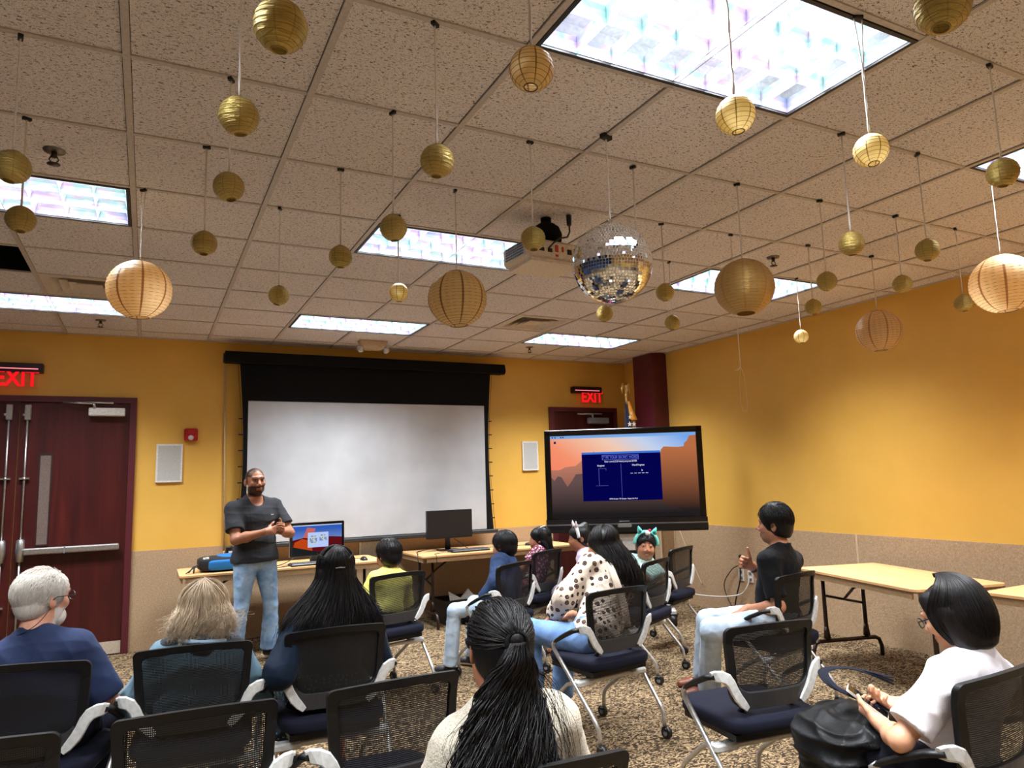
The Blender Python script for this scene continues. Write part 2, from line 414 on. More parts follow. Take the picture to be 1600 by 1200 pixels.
for o, a, b in ((d1, DOOR_L+0.09, -1.09), (d2, -1.01, DOOR_R-0.06)):
    MB().box(((a+b)/2, YB-0.029, 0.066), (b-a, 0.004, 0.11)).build('kick_plate', M_KICK, o)
d3 = leaf('door_3', D2L+0.057, D2R-0.057, None, None, None, (5.16, 2.20, 4.86, -1))
MB().tube([(4.58, YB-0.03, 1.0), (4.58, YB-0.09, 1.0)], 0.012).tube([(4.58, YB-0.085, 1.0), (4.70, YB-0.085, 1.0)], 0.011).build('door_handle', M_STEEL, d3)

# ------------------------------------------------------------------ exit signs
M_RED = emis('exit_letters', S(255, 26, 36), 1.0); M_REDL = emis('exit_tube', S(255, 130, 140), 1.6)
def m_acryl():
    t = NT('clear_acrylic'); a = t.n('ShaderNodeBsdfTransparent'); g = t.n('ShaderNodeBsdfGlossy'); g.inputs[1].default_value = 0.05
    a.inputs[0].default_value = (0.97, 0.94, 0.94, 1)
    x = t.n('ShaderNodeMixShader', i0=0.05); t.l(a.outputs[0], x.inputs[1]); t.l(g.outputs[0], x.inputs[2]); t.l(x.outputs[0], t.out.inputs[0]); return t.m
M_ACR = m_acryl()
def exit_sign(x, z, wd, label, s=1.0, dx=0.0):
    t = empty('exit_sign', (x, YB-0.055, z), 0, label, 'exit sign', 'red lit exit signs')
    MB().box((0, 0.01, 0.175*s), (wd, 0.085, 0.085*s), 0, None, 0.006).build('housing', plain('dark_maroon_metal', S(40, 8, 14), 0.4), t)
    MB().box((-0.01, -0.034, 0.165*s), (wd*0.86, 0.006, 0.008)).build('light_strip', M_REDL, t)
    MB().box((dx, -0.022, 0.065*s), (wd*0.82, 0.006, 0.17*s)).build('clear_panel', M_ACR, t)
    text_obj('letters', 'EXIT', 0.205*s, M_RED, t, Matrix.Translation((dx, -0.028, 0.072*s)) @ FACE_Y, sx=0.80, bold=0.006, ext=0.001)
exit_sign(-1.085, 2.445, 0.40, 'red exit sign above the double doors')
exit_sign(5.02, 2.43, 0.43, 'red exit sign above the single door behind the display', 0.95, 0.06)

# ------------------------------------------------------------------ wall fittings
t = empty('fire_alarm', (0.37, YB-0.03, 2.015), 0, 'small red fire alarm strobe on the gold wall', 'fire alarm')
M_ALARM = plain('alarm_red', S(170, 18, 24), 0.35)
MB().box((0, 0, 0), (0.125, 0.05, 0.125), 0, None, 0.012).box((0, -0.03, 0.022), (0.07, 0.016, 0.05), 0, None, 0.006).build('body', M_ALARM, t)
MB().lathe([(0, 0.012), (0.018, 0.008), (0.026, 0), (0.026, -0.01)], 14, (0, -0.036, -0.03), 0, True, Matrix.Rotation(PI/2, 3, 'X')).build('strobe_lens', plain('clear_lens', S(205, 195, 195), 0.1), t)
def wall_speaker(x0, x1, z0, z1, label):
    t = empty('wall_speaker', ((x0+x1)/2, YB-0.01, (z0+z1)/2), 0, label, 'wall speaker', 'flush wall speakers')
    W, H = x1-x0, z1-z0; m = MB(); b = 0.017
    for sx in (-1, 1): m.box((sx*(W/2-b/2), -0.004, 0), (b, 0.022, H))
    for sz in (-1, 1): m.box((0, -0.004, sz*(H/2-b/2)), (W-2*b, 0.022, b))
    m.build('frame', M_WHITEP, t)
    g = NT('speaker_grille'); v = g.n('ShaderNodeTexVoronoi', Scale=260.0); tc = g.n('ShaderNodeTexCoord'); g.l(tc.outputs['Object'], v.inputs['Vector'])
    g.bsdf(g.ramp(v.outputs['Distance'], [(0.2, S(150, 150, 146)), (0.5, S(196, 196, 190))]), 0.6)
    MB().box((0, -0.006, 0), (W-2*b, 0.014, H-2*b)).build('grille', g.m, t)
wall_speaker(0.068, 0.302, 1.555, 1.925, 'white framed wall speaker with grey grille beside the double doors')
wall_speaker(4.075, 4.292, 1.585, 1.94, 'white framed wall speaker with grey grille between screen and display')
o = MB().tube([(0.672, YB-0.02, 2.72), (0.70, YB-0.02, 0.83)], 0.008, 8).box((0.70, YB-0.022, 0.84), (0.02, 0.02, 0.05), 0, None, 0.004).build('conduit', plain('pale_conduit', S(214, 190, 150), 0.45))
tag(o, 'thin pale vertical conduit on the wall left of the screen', 'conduit')
t = empty('control_box', (0.80, YB-0.05, 0.865), 0, 'small black box with a white label on the wall behind the presenter', 'control box')
MB().box((0, 0, 0), (0.16, 0.07, 0.07), 0, None, 0.006).build('body', M_BLACK, t)
MB().box((-0.035, -0.037, -0.012), (0.055, 0.004, 0.026)).build('label_plate', M_WHITEP, t)
t = empty('wall_plate', (2.19, YB-0.018, 0.775), 0, 'pale framed panel low on the wall between the two computer tables', 'wall panel')
MB().box((0, 0, 0), (0.27, 0.012, 0.16)).build('panel', plain('pale_grey_panel', S(196, 196, 188), 0.5), t)
MB().box((-0.125, -0.008, 0), (0.02, 0.012, 0.17)).build('edge_strip', M_WHITEP, t)

# ------------------------------------------------------------------ projection screen
t = empty('projection_screen', (2.2, YB-0.16, 0.9), 0, 'large pull-down projection screen with black borders on the back wall', 'projection screen')
MB().prism([(-0.075, 0), (0.075, 0), (0.075, 0.085), (0.05, 0.11), (-0.06, 0.11), (-0.075, 0.095)], -1.555, 1.555, 0,
   Matrix.Translation((0.01, 0, 1.835)) @ Matrix(((0, 0, 1, 0), (1, 0, 0, 0), (0, 1, 0, 0), (0, 0, 0, 1)))).build('case', M_BLACKM, t)
MB().tube([(1.565, 0, 1.88), (1.585, 0, 1.88)], 0.05, 16).tube([(-1.545, 0, 1.88), (-1.56, 0, 1.88)], 0.05, 16).build('end_cap', M_BLACK, t)
bm_, NS = MB(), 16
def edge(u, side):   # side borders curve inwards at mid height (tensioned fabric)
    return side*(1.40 - 0.045*math.sin(PI*min(1, u*1.0))**1.0 + 0.0*u)
L_, R_ = [], []
for k in range(NS+1):
    u = k/NS; z = u*1.84; L_.append((edge(u, -1), 0.0, z)); R_.append((edge(u, 1), 0.0, z))
rows = []
for k in range(NS+1): rows.append([L_[k], (-1.313, -0.0, L_[k][2]), (1.309, -0.0, L_[k][2]), R_[k]])
for k in range(NS):
    bm_.add([rows[k][0], rows[k][1], rows[k+1][1], rows[k+1][0]], [(0, 1, 2, 3)]); bm_.add([rows[k][2], rows[k][3], rows[k+1][3], rows[k+1][2]], [(0, 1, 2, 3)])
bm_.add([(-1.313, 0, 1.45), (1.309, 0, 1.45), (1.309, 0, 1.84), (-1.313, 0, 1.84)], [(0, 1, 2, 3)])
bm_.add([(-1.313, 0, 0), (1.309, 0, 0), (1.309, 0, 0.03), (-1.313, 0, 0.03)], [(0, 1, 2, 3)])
bo = bm_.build('black_border', M_BLACKM, t); sd = bo.modifiers.new('thick', 'SOLIDIFY'); sd.thickness = 0.002
MB().box((-0.002, 0.001, 0.74), (2.622, 0.002, 1.43)).build('white_surface', plain('screen_white', S(184, 187, 190), 0.8, nscale=2), t)
MB().box((0, -0.002, -0.0), (2.90, 0.035, 0.045), 0, None, 0.01).build('bottom_bar', plain('charcoal_bar', S(40, 41, 43), 0.5), t)
tb = MB()
for s_ in (-1, 1):
    tb.tube([(s_*1.42, 0, 0.02), (s_*1.375, 0, 0.6), (s_*1.36, 0, 0.92), (s_*1.375, 0, 1.3), (s_*1.42, 0, 1.83)], 0.002, 5)
    for z in (0.15, 0.31, 0.47, 0.63, 0.79, 0.95, 1.11, 1.27): tb.box((s_*(1.395-0.02*math.sin(PI*z/1.84)), -0.002, z), (0.05, 0.004, 0.012))
tb.build('tension_cord', M_BLACK, t)

# ------------------------------------------------------------------ ceiling fittings
def diffuser(i, j, label):
    t = empty('ceiling_vent', (gx(i)+DX/2, gy(j)+DY/2, HC), 0, label, 'ceiling vent', 'square ceiling vents')
    mv = plain('vent_paint', S(205, 192, 176), 0.5); f = MB(); w2, h2 = DX/2-0.014, DY/2-0.014
    def ring(a, za, b, zb): f.grid([[(-w2*a, -h2*a, za), (w2*a, -h2*a, za), (w2*a, h2*a, za), (-w2*a, h2*a, za)], [(-w2*b, -h2*b, zb), (w2*b, -h2*b, zb), (w2*b, h2*b, zb), (-w2*b, h2*b, zb)]], 0, False, True)
    ring(1, 0.004, 0.80, 0.004); ring(0.80, 0.004, 0.66, 0.05); ring(0.66, 0.05, 0.64, 0.12)
    f.build('frame', mv, t)
    g = MB()
    def ring2(a, za, b, zb): g.grid([[(-w2*a, -h2*a, za), (w2*a, -h2*a, za), (w2*a, h2*a, za), (-w2*a, h2*a, za)], [(-w2*b, -h2*b, zb), (w2*b, -h2*b, zb), (w2*b, h2*b, zb), (-w2*b, h2*b, zb)]], 0, False, True)
    ring2(0.62, 0.004, 0.48, 0.035); ring2(0.44, 0.006, 0.30, 0.035)
    g.box((0, 0, 0.012), (w2*0.56, h2*0.56, 0.006))
    g.build('louver_cone', mv, t)
    MB().box((0, 0, 0.13), (w2*1.6, h2*1.6, 0.01)).build('duct_box', plain('duct_dark', S(50, 44, 38), 0.8), t)
diffuser(-1, 7, 'square ceiling vent at left behind the large cream lantern')
diffuser(5, 7, 'square ceiling vent above the gap between screen and display')
h = MB(); cx, cy = gx(-2)+DX/2, gy(6)+DY/2
for sx in (-1, 1): h.box((cx+sx*(DX/2+0.006), cy, HC+0.2), (0.012, DY, 0.38))
for sy in (-1, 1): h.box((cx, cy+sy*(DY/2+0.006), HC+0.2), (DX+0.024, 0.012, 0.38))
h.box((cx, cy, HC+0.39), (DX, DY, 0.01)); struct('trim_8', h, M_BLACKM)
def sprinkler(x, y, label):
    t = empty('sprinkler_head', (x, y, HC), 0, label, 'sprinkler', 'ceiling sprinkler heads'); md = plain('dark_bronze', S(70, 58, 48), 0.4, 0.7)
    MB().lathe([(0, -0.004), (0.04, -0.002), (0.044, 0.006)], 18).build('escutcheon', plain('worn_steel', S(120, 112, 104), 0.35, 0.8), t)
    m = MB().cyl((0, 0, 0), (0, 0, -0.028), 0.012, 0.010, 10)
    for s_ in (-1, 1): m.tube([(s_*0.009, 0, -0.02), (s_*0.018, 0, -0.038), (s_*0.004, 0, -0.058)], 0.003, 6)
    m.build('frame', md, t); MB().lathe([(0, -0.064), (0.026, -0.06), (0.026, -0.057), (0, -0.057)], 12).build('deflector', md, t)
sprinkler(-0.41, 3.53, 'sprinkler head near the left ceiling light'); sprinkler(-0.41, 7.09, 'far sprinkler head above the gold wall at left')
sprinkler(3.84, 7.08, 'far sprinkler head between the ceiling vent and the maroon column'); sprinkler(3.84, 3.48, 'sprinkler head beside the large dark gold lantern')
t = empty('emergency_light', (2.07, 7.28, HC), 0, 'twin lamp emergency light on the ceiling above the screen', 'emergency light')
MB().prism([(-0.15, 0), (0.15, 0), (0.12, -0.075), (0.07, -0.09), (-0.07, -0.09), (-0.12, -0.075)], -0.045, 0.045, 0, Matrix(((1, 0, 0, 0), (0, 0, 1, 0), (0, 1, 0, 0), (0, 0, 0, 1)))).build('body', plain('beige_housing', S(200, 176, 140), 0.5), t)
for s_ in (-1, 1):
    R = Matrix.Rotation(s_*-0.5, 3, 'Y') @ Matrix.Rotation(1.0, 3, 'X')
    MB().lathe([(0, 0.03), (0.02, 0.028), (0.042, 0), (0.045, -0.02), (0.038, -0.022), (0.03, -0.01), (0.0, 0.002)], 16, (s_*0.135, -0.03, -0.085), 0, True, R).build('lamp_head', plain('lamp_reflector', S(205, 200, 192), 0.2, 0.7), t)
# projector
t = empty('projector', (1.96, 3.42, 2.66), math.radians(4), 'white ceiling projector hanging behind the disco ball', 'projector')
MB().box((0, 0, 0.075), (0.37, 0.28, 0.115), 0, None, 0.018).prism([(-0.17, -0.14), (0.17, -0.14), (0.15, 0.13), (-0.15, 0.13)], 0.0, 0.02).build('body', plain('projector_shell', S(214, 200, 180), 0.5), t)
g = MB().box((-0.186, 0, 0.078), (0.006, 0.20, 0.08), 1)
for k in range(8):
    for q in range(5): g.box((-0.19, -0.085+k*0.024, 0.05+q*0.015), (0.004, 0.018, 0.009), 0)
g.build('vent_grille', [M_BLACK, M_WHITEP], t)
g = MB()
for x, z, a, b, mi in ((-0.10, 0.07, 0.035, 0.02, 0), (-0.045, 0.07, 0.03, 0.022, 0), (0.0, 0.085, 0.022, 0.04, 1), (0.04, 0.085, 0.014, 0.03, 1), (0.085, 0.075, 0.03, 0.03, 0), (0.135, 0.08, 0.035, 0.04, 0), (0.0, 0.045, 0.02, 0.012, 1)):
    g.box((x, -0.141, z), (a, 0.006, b), mi, None, 0.002)
g.build('port', [M_BLACK, plain('red_port', S(190, 60, 36), 0.5)], t)
m = MB().lathe([(0, 0.15), (0.06, 0.15), (0.085, 0.17), (0.09, 0.21), (0.075, 0.25), (0.05, 0.27), (0.03, 0.28), (0.03, 0.309), (0, 0.309)], 20, (0.03, 0, 0))
for s_ in (-1, 1): m.tube([(0.03+s_*0.03, 0, 0.17), (s_*0.14, 0.06, 0.135)], 0.012, 8).tube([(0.03+s_*0.03, 0, 0.17), (s_*0.14, -0.08, 0.135)], 0.012, 8)
m.build('mount', M_BLACKM, t)
MB().tube([(0.12, -0.10, 0.309), (0.12, -0.10, 0.25)], [0.016, 0.013], 10).tube([(0.12, -0.10, 0.26), (0.115, -0.11, 0.21), (0.09, -0.12, 0.17), (0.02, -0.15, 0.145), (-0.03, -0.16, 0.11), (-0.06, -0.145, 0.075)], 0.005, 6).build('power_cable', M_BLACK, t)

# ------------------------------------------------------------------ folding tables
def m_top():
    t = NT('pale_wood_laminate'); f = t.noise(t.co((1.2, 14, 14)), 1.0, 4, 0.6, 0.6)
    t.bsdf(t.ramp(f, [(0.3, S(216, 166, 112)), (0.7, S(233, 185, 130))]), 0.42, 0, None, 0.4); return t.m
M_TOP = m_top(); M_APRON = plain('tan_apron', S(206, 176, 136), 0.5); M_EDGE = plain('brown_edge', S(92, 64, 40), 0.5); M_LEG = plain('dark_brown_steel', S(38, 16, 14), 0.35)
def table(name, x, y, rz, L, W, H, label, group, legx=None):
    t = empty(name, (x, y, 0), rz, label, 'table', group)
    MB().prism(rrect(L, W, 0.045), H-0.016, H).prism(rrect(L+0.004, W+0.004, 0.047), H-0.024, H-0.0161, 1).build('tabletop', [M_TOP, M_EDGE], t)
    m = MB(); a = 0.02
    for sy in (-1, 1): m.box((0, sy*(W/2-a), H-0.045), (L-0.09, 0.016, 0.042))
    for sx in (-1, 1): m.box((sx*(L/2-a), 0, H-0.045), (0.016, W-0.09, 0.042))
    m.build('apron', M_APRON, t)
    for sx in (-1, 1):
        lx = sx*(legx if legx else L/2-0.17); m = MB(); w2 = W/2
        for sy in (-1, 1):
            m.tube([(lx, sy*w2*0.50, H-0.03), (lx, sy*w2*0.50, 0.15)], [0.014, 0.017], 8)
            m.tube([(lx, sy*w2*0.50, 0.26), (lx, sy*w2*0.50, 0.17)], [0.017, 0.028], 8)
        m.tube([(lx, -w2*0.86, 0.006), (lx, -w2*0.86, 0.08), (lx, -w2*0.80, 0.135), (lx, -w2*0.70, 0.15), (lx, w2*0.70, 0.15), (lx, w2*0.80, 0.135), (lx, w2*0.86, 0.08), (lx, w2*0.86, 0.006)], 0.016, 8)
        m.tube([(lx, -w2*0.5, 0.42), (lx, w2*0.5, 0.50)], 0.010, 8)
        m.build('leg_frame', M_LEG, t)
        MB().tube([(lx, 0, 0.46), (lx-sx*0.12, 0, 0.56), (lx-sx*0.36, 0, H-0.03)], 0.011, 8).build('brace', M_LEG, t)
    return t
table('folding_table', 1.19, 7.29, 0.0, 1.83, 0.68, 0.74, 'folding table with the open desktop computer and blue bag', 'folding tables')
table('folding_table', 3.42, 7.38, math.radians(1.5), 1.86, 0.74, 0.74, 'folding table with the blank black monitor, between screen and display', 'folding tables')
th = math.radians(90-14.4)
# right-hand tables (long side along the wall)
def along(cx, cy, ang): return cx, cy, ang
table('folding_table', 4.885, 3.565, math.radians(75.6), 1.26, 0.72, 0.72, 'folding table by the right wall, nearer the seated man in black', 'folding tables', 0.56)
table('folding_table', 4.99, 1.90, math.radians(90), 1.75, 0.74, 0.72, 'folding table by the right wall, behind the person in white', 'folding tables')

# ------------------------------------------------------------------ computers on the tables
def m_sky():
    t = NT('desktop_wallpaper'); tc = t.n('ShaderNodeTexCoord'); sp = t.n('ShaderNodeSeparateXYZ'); t.l(tc.outputs['Generated'], sp.inputs[0])
    a = t.math('MULTIPLY_ADD', sp.outputs[0], 0.55, 0.0); b = t.math('MULTIPLY_ADD', sp.outputs[2], 0.45, 0.0); f = t.math('ADD', a, b)
    c = t.ramp(f, [(0.12, S(252, 118, 92)), (0.40, S(250, 150, 112)), (0.62, S(246, 205, 178)), (0.76, S(198, 214, 240)), (0.95, S(110, 165, 240))])
    e = t.n('ShaderNodeEmission', i1=0.95); t.l(c, e.inputs[0]); t.l(e.outputs[0], t.out.inputs[0]); return t.m
def m_fade(name, top, bot, strength=0.9, ax=2):
    t = NT(name); tc = t.n('ShaderNodeTexCoord'); sp = t.n('ShaderNodeSeparateXYZ'); t.l(tc.outputs['Generated'], sp.inputs[0])
    c = t.ramp(sp.outputs[ax], [(0.08, bot), (0.85, top)]); e = t.n('ShaderNodeEmission', i1=strength); t.l(c, e.inputs[0]); t.l(e.outputs[0], t.out.inputs[0]); return t.m
def flat(m, poly, y, mi=0):      # polygon in x,z at depth y, facing -Y
    return m.add([(x, y, z) for x, z in poly], [tuple(range(len(poly)))], mi)
t = empty('computer', (1.478, 7.134, 0.741), 0.093, 'silver all-in-one computer showing a red canyon wallpaper', 'computer')
MB().prism(rrect(0.53, 0.32, 0.012), -0.012, 0.012, 0, Matrix.Translation((0, 0, 0.235)) @ FACE_Y).build('body', M_STEEL, t)
MB().prism(rrect(0.524, 0.314, 0.011), 0, 0.003, 0, Matrix.Translation((0, -0.0122, 0.235)) @ FACE_Y).build('bezel', plain('black_glass', S(6, 6, 8), 0.15), t)
m = MB(); sw, sh = 0.478, 0.268; z0 = 0.235-sh/2
flat(m, [(-sw/2, z0), (sw/2, z0), (sw/2, z0+sh), (-sw/2, z0+sh)], -0.0158, 0)
flat(m, [(-sw/2, z0), (sw/2, z0), (sw/2, z0+0.14), (0.12, z0+0.15), (0.02, z0+0.12), (-0.08, z0+0.16), (-sw/2, z0+0.13)], -0.0162, 1)
flat(m, [(-sw/2, z0+0.04), (-0.05, z0+0.02), (-0.06, z0+0.12), (-0.15, z0+0.14), (-0.22, z0+0.11)], -0.0166, 2)
flat(m, [(-sw/2, z0), (0.05, z0), (-0.14, z0+0.045), (-sw/2, z0+0.07)], -0.0168, 3)
flat(m, [(-0.14, z0+0.15), (-0.06, z0+0.14), (-0.02, z0+0.23), (-0.10, z0+0.245)], -0.0166, 4)
flat(m, [(-sw/2, z0+sh-0.010), (sw/2, z0+sh-0.010), (sw/2, z0+sh), (-sw/2, z0+sh)], -0.0166, 5)
flat(m, [(-0.095, z0+0.055), (0.105, z0+0.055), (0.105, z0+0.195), (-0.095, z0+0.195)], -0.0172, 6)
for gx0, gy0, nx, ny, c in ((-0.075, 0.165, 6, 7, 0.0115), (0.018, 0.17, 6, 5, 0.0115)):
    for a in range(nx):
        for b in range(ny):
            x, z = gx0+a*c, z0+gy0-b*c
            flat(m, [(x, z-c*0.85), (x+c*0.85, z-c*0.85), (x+c*0.85, z), (x, z)], -0.0176, 7 if (a*7+b*11+a*b*3) % 5 > 1 else 8)
m.build('screen_image', [m_fade('canyon_sky', S(52, 96, 190), S(150, 176, 214)), emis('dark_red_ridge', S(96, 16, 24), 0.9), emis('orange_rock', S(196, 72, 24), 0.9), emis('dark_green_rock', S(30, 34, 34), 0.9), emis('salmon_rock', S(206, 106, 100), 0.9), emis('menu_bar', S(190, 205, 236), 0.9), emis('pale_window', S(186, 206, 255), 0.95), emis('grid_tile_grey', S(96, 124, 150), 0.9), emis('grid_tile_pale', S(206, 214, 200), 0.9)], t)
MB().prism([(-0.10, 0), (0.10, 0), (0.10, 0.006), (-0.10, 0.006)], -0.09, 0.10, 0, FACE_Y).tube([(0, 0.07, 0.004), (0, 0.07, 0.16), (0, 0.02, 0.20)], 0.05, 10, 0, True, 0.2, (0, 1, 0)).build('stand', M_STEEL, t)
t = empty('monitor', (2.95, 7.40, 0.741), 0.03, 'blank black monitor on the middle table', 'monitor')
MB().prism(rrect(0.53, 0.30, 0.006), -0.02, 0.02, 0, Matrix.Translation((0, 0, 0.283)) @ FACE_Y).build('body', M_BLACK, t)
MB().box((0, -0.0208, 0.287), (0.515, 0.002, 0.277)).build('screen', plain('dark_screen', S(27, 27, 29), 0.35), t)
MB().tube([(0, 0.05, 0.006), (0, 0.05, 0.2), (0, 0.02, 0.26)], [0.035, 0.03, 0.03], 10, 0, True, 0.45, (0, 1, 0)).prism(rrect(0.24, 0.18, 0.05), 0, 0.01, 0, Matrix.Translation((0, 0.03, 0))).build('stand', M_BLACK, t)
def keyboard(x, y, rz, label, L=0.44, mat=None, mk=None):
    t = empty('keyboard', (x, y, 0.741), rz, label, 'keyboard', 'keyboards on the tables')
    MB().box((0, 0, 0.010), (L, 0.15, 0.02), 0, None, 0.005).build('case', mat or M_BLACK, t)
    m = MB(); n = 17
    for b in range(6):
        for a in range(n):
            if b == 0 and 4 <= a <= 9: continue
            m.box((-L/2+0.016+(a+0.35)*(L-0.03)/n, -0.058+b*0.0215+(0.006 if b == 5 else 0), 0.0225), ((L-0.03)/n*0.82, 0.017, 0.008), 0, None, 0.002)
        if b == 0: m.box((-L/2+0.016+7*(L-0.03)/n, -0.058, 0.0225), ((L-0.03)/n*5.6, 0.017, 0.008), 0, None, 0.002)
    m.build('keys', mk or plain('dark_keys', S(44, 44, 48), 0.5), t)
def mouse(x, y, rz, label):
    t = empty('mouse', (x, y, 0.741), rz, label, 'mouse', 'black mice on the tables'); m = MB()
    rows = [[(0.031*math.sin(PI*v)**0.6*math.cos(a)*(1+0.1*math.cos(PI*v)), -0.055*math.cos(PI*v), max(0.0, 0.036*math.sin(PI*v)**0.7*math.sin(a))) for a in np.linspace(0, PI, 11)] for v in np.linspace(0.02, 0.98, 12)]
    m.grid(rows).build('body', M_BLACK, t)
    MB().tube([(0, 0.028, 0.026), (0, 0.042, 0.022)], 0.006, 8).build('scroll_wheel', M_GREY, t)
keyboard(3.09, 7.20, 0.05, 'black keyboard in front of the blank monitor')
keyboard(1.42, 6.99+0.09, 0.08, 'low keyboard in front of the all-in-one computer', 0.42, M_BLACK)
mouse(1.93, 7.12, 0.1, 'black mouse on the table with the all-in-one computer'); mouse(3.88, 7.30, 1.2, 'black mouse at the right end of the middle table')
mouse(1.76, 7.16, -0.4, 'dark mouse partly hidden by the long-haired woman')
def cable(name, pts, r, mat, label, cat='cable', n=6):
    """a smooth cable through the points"""
    P = [Vector(p) for p in pts]; Q = []
    for i in range(len(P)-1):
        p0, p1, p2, p3 = P[max(i-1, 0)], P[i], P[i+1], P[min(i+2, len(P)-1)]
        for k in range(6):
            u = k/6; Q.append(0.5*((2*p1)+(p2-p0)*u+(2*p0-5*p1+4*p2-p3)*u*u+(3*p1-p0-3*p2+p3)*u**3))
    Q.append(P[-1]); o = MB().tube(Q, r, n).build(name, mat)
    return tag(o, label, cat)
cable('cable', [(2.93, 7.47, 0.748), (2.80, 7.62, 0.748), (2.60, 7.45, 0.746), (2.52, 7.20, 0.748), (2.485, 7.12, 0.744), (2.478, 7.06, 0.60), (2.47, 7.05, 0.34)], 0.004, M_BLACK, 'black cable running from the blank monitor over the table edge')
cable('cable', [(2.88, 7.18, 0.75), (2.72, 7.16, 0.746), (2.66, 7.09, 0.746), (2.64, 6.985, 0.742), (2.64, 6.98, 0.66)], 0.003, M_BLACK, 'thin black keyboard cable hanging at the middle table edge')
cable('cable', [(3.02, 7.45, 0.86), (3.10, 7.40, 0.80), (3.18, 7.42, 0.748), (3.30, 7.40, 0.746), (3.62, 7.34, 0.746), (3.84, 7.32, 0.748)], 0.0035, M_BLACK, 'black cable looping under the blank monitor toward the mouse')
cable('cable', [(1.46, 7.26, 0.90), (1.30, 7.28, 0.80), (1.16, 7.22, 0.747), (1.02, 7.15, 0.746), (0.95, 7.06, 0.747), (1.10, 7.02, 0.746), (1.24, 7.08, 0.747)], 0.004, M_BLACK, 'tangled black cable on the table left of the all-in-one computer')
cable('cable', [(1.62, 7.25, 0.747), (1.74, 7.30, 0.746), (1.88, 7.28, 0.746), (1.96, 7.22, 0.748), (1.94, 7.17, 0.752)], 0.003, M_BLACK, 'thin mouse cable beside the all-in-one computer')
# bag on the left table
t = empty('bag', (0.68, 7.20, 0.741), 0.06, 'blue and black bag lying on the left table', 'bag')
M_BLUE = plain('bag_blue', S(0, 98, 164), 0.75, nz=0.3, nscale=300); M_BAGB = plain('bag_black', S(14, 15, 18), 0.8, nz=0.3, nscale=300)
def pillow(m, c, sz, mi=0, p=3.0, n=14):
    rows = []
    for v in np.linspace(-PI/2, PI/2, n):
        row = []
        for u in np.linspace(0, 2*PI, 2*n, endpoint=False):
            q = 2/p; f = lambda x: math.copysign(abs(x)**q, x)
            row.append((c[0]+sz[0]/2*f(math.cos(v))*f(math.cos(u)), c[1]+sz[1]/2*f(math.cos(v))*f(math.sin(u)), c[2]+sz[2]/2*f(math.sin(v))))
        rows.append(row)
    return m.grid(rows, mi, True, True)
pillow(MB(), (0.02, 0.02, 0.066), (0.54, 0.27, 0.13), 0, 5).build('body', M_BAGB, t)
pillow(MB(), (0.10, 0.03, 0.105), (0.40, 0.26, 0.075), 0, 4).build('top_panel', M_BLUE, t)
pillow(MB(), (-0.04, -0.10, 0.06), (0.27, 0.10, 0.09), 0, 5).build('front_pocket', M_BLUE, t)
m = MB()
for k, (a, b) in enumerate(((-0.08, -0.36), (-0.02, -0.33), (-0.10, -0.30))): m.tube([(-0.22, a+0.04, 0.09-0.02*k), (-0.29, a, 0.05), (b, a-0.05, 0.008)], 0.009, 6, 0, True, 0.4)
m.build('strap', M_BAGB, t)
MB().tube([(-0.21, -0.06, 0.125), (-0.17, -0.07, 0.13), (-0.17, -0.09, 0.12), (-0.21, -0.08, 0.115), (-0.21, -0.06, 0.125)], 0.005, 6).build('buckle', M_WHITEP, t)

# ------------------------------------------------------------------ storage bin under the middle table
t = empty('storage_bin', (3.03, 7.42, 0), 0.05, 'black open bin with papers under the middle table', 'bin')
m = MB(); W, D_, H = 0.44, 0.34, 0.24
for a, b, c, d in ((0, -D_/2, W, 0.012), (0, D_/2, W, 0.012)): m.box((a, b, H/2), (c, d, H))
for a in (-W/2+0.006, W/2-0.006): m.box((a, 0, H/2), (0.012, D_-0.012, H))
m.box((0, 0, 0.01), (W-0.03, D_-0.03, 0.016))
for s_ in (-1, 1): m.box((0, s_*(D_/2+0.012), H-0.012), (W+0.05, 0.014, 0.024)).box((s_*(W/2+0.012), 0, H-0.012), (0.014, D_+0.01, 0.024))
m.build('tub', M_BLACK, t)
for k, (x, y, r, a) in enumerate(((-0.06, -0.04, 0.4, 0.5), (0.13, 0.0, -0.5, 0.6))):
    o = MB().add([(-0.10, -0.07, 0), (0.11, -0.06, 0), (0.0, 0.09, 0.02), (-0.02, 0.0, 0.03)], [(0, 1, 3), (1, 2, 3), (2, 0, 3)]).build('paper', M_WHITEP, None, (3.03+x, 7.42+y, 0.245), r)
    o.rotation_euler.x = a; sd = o.modifiers.new('thick', 'SOLIDIFY'); sd.thickness = 0.002
    tag(o, 'white crumpled paper in the bin, ' + ('nearer the table leg' if k == 0 else 'nearer the boy in blue'), 'paper', 'papers in the black bin')

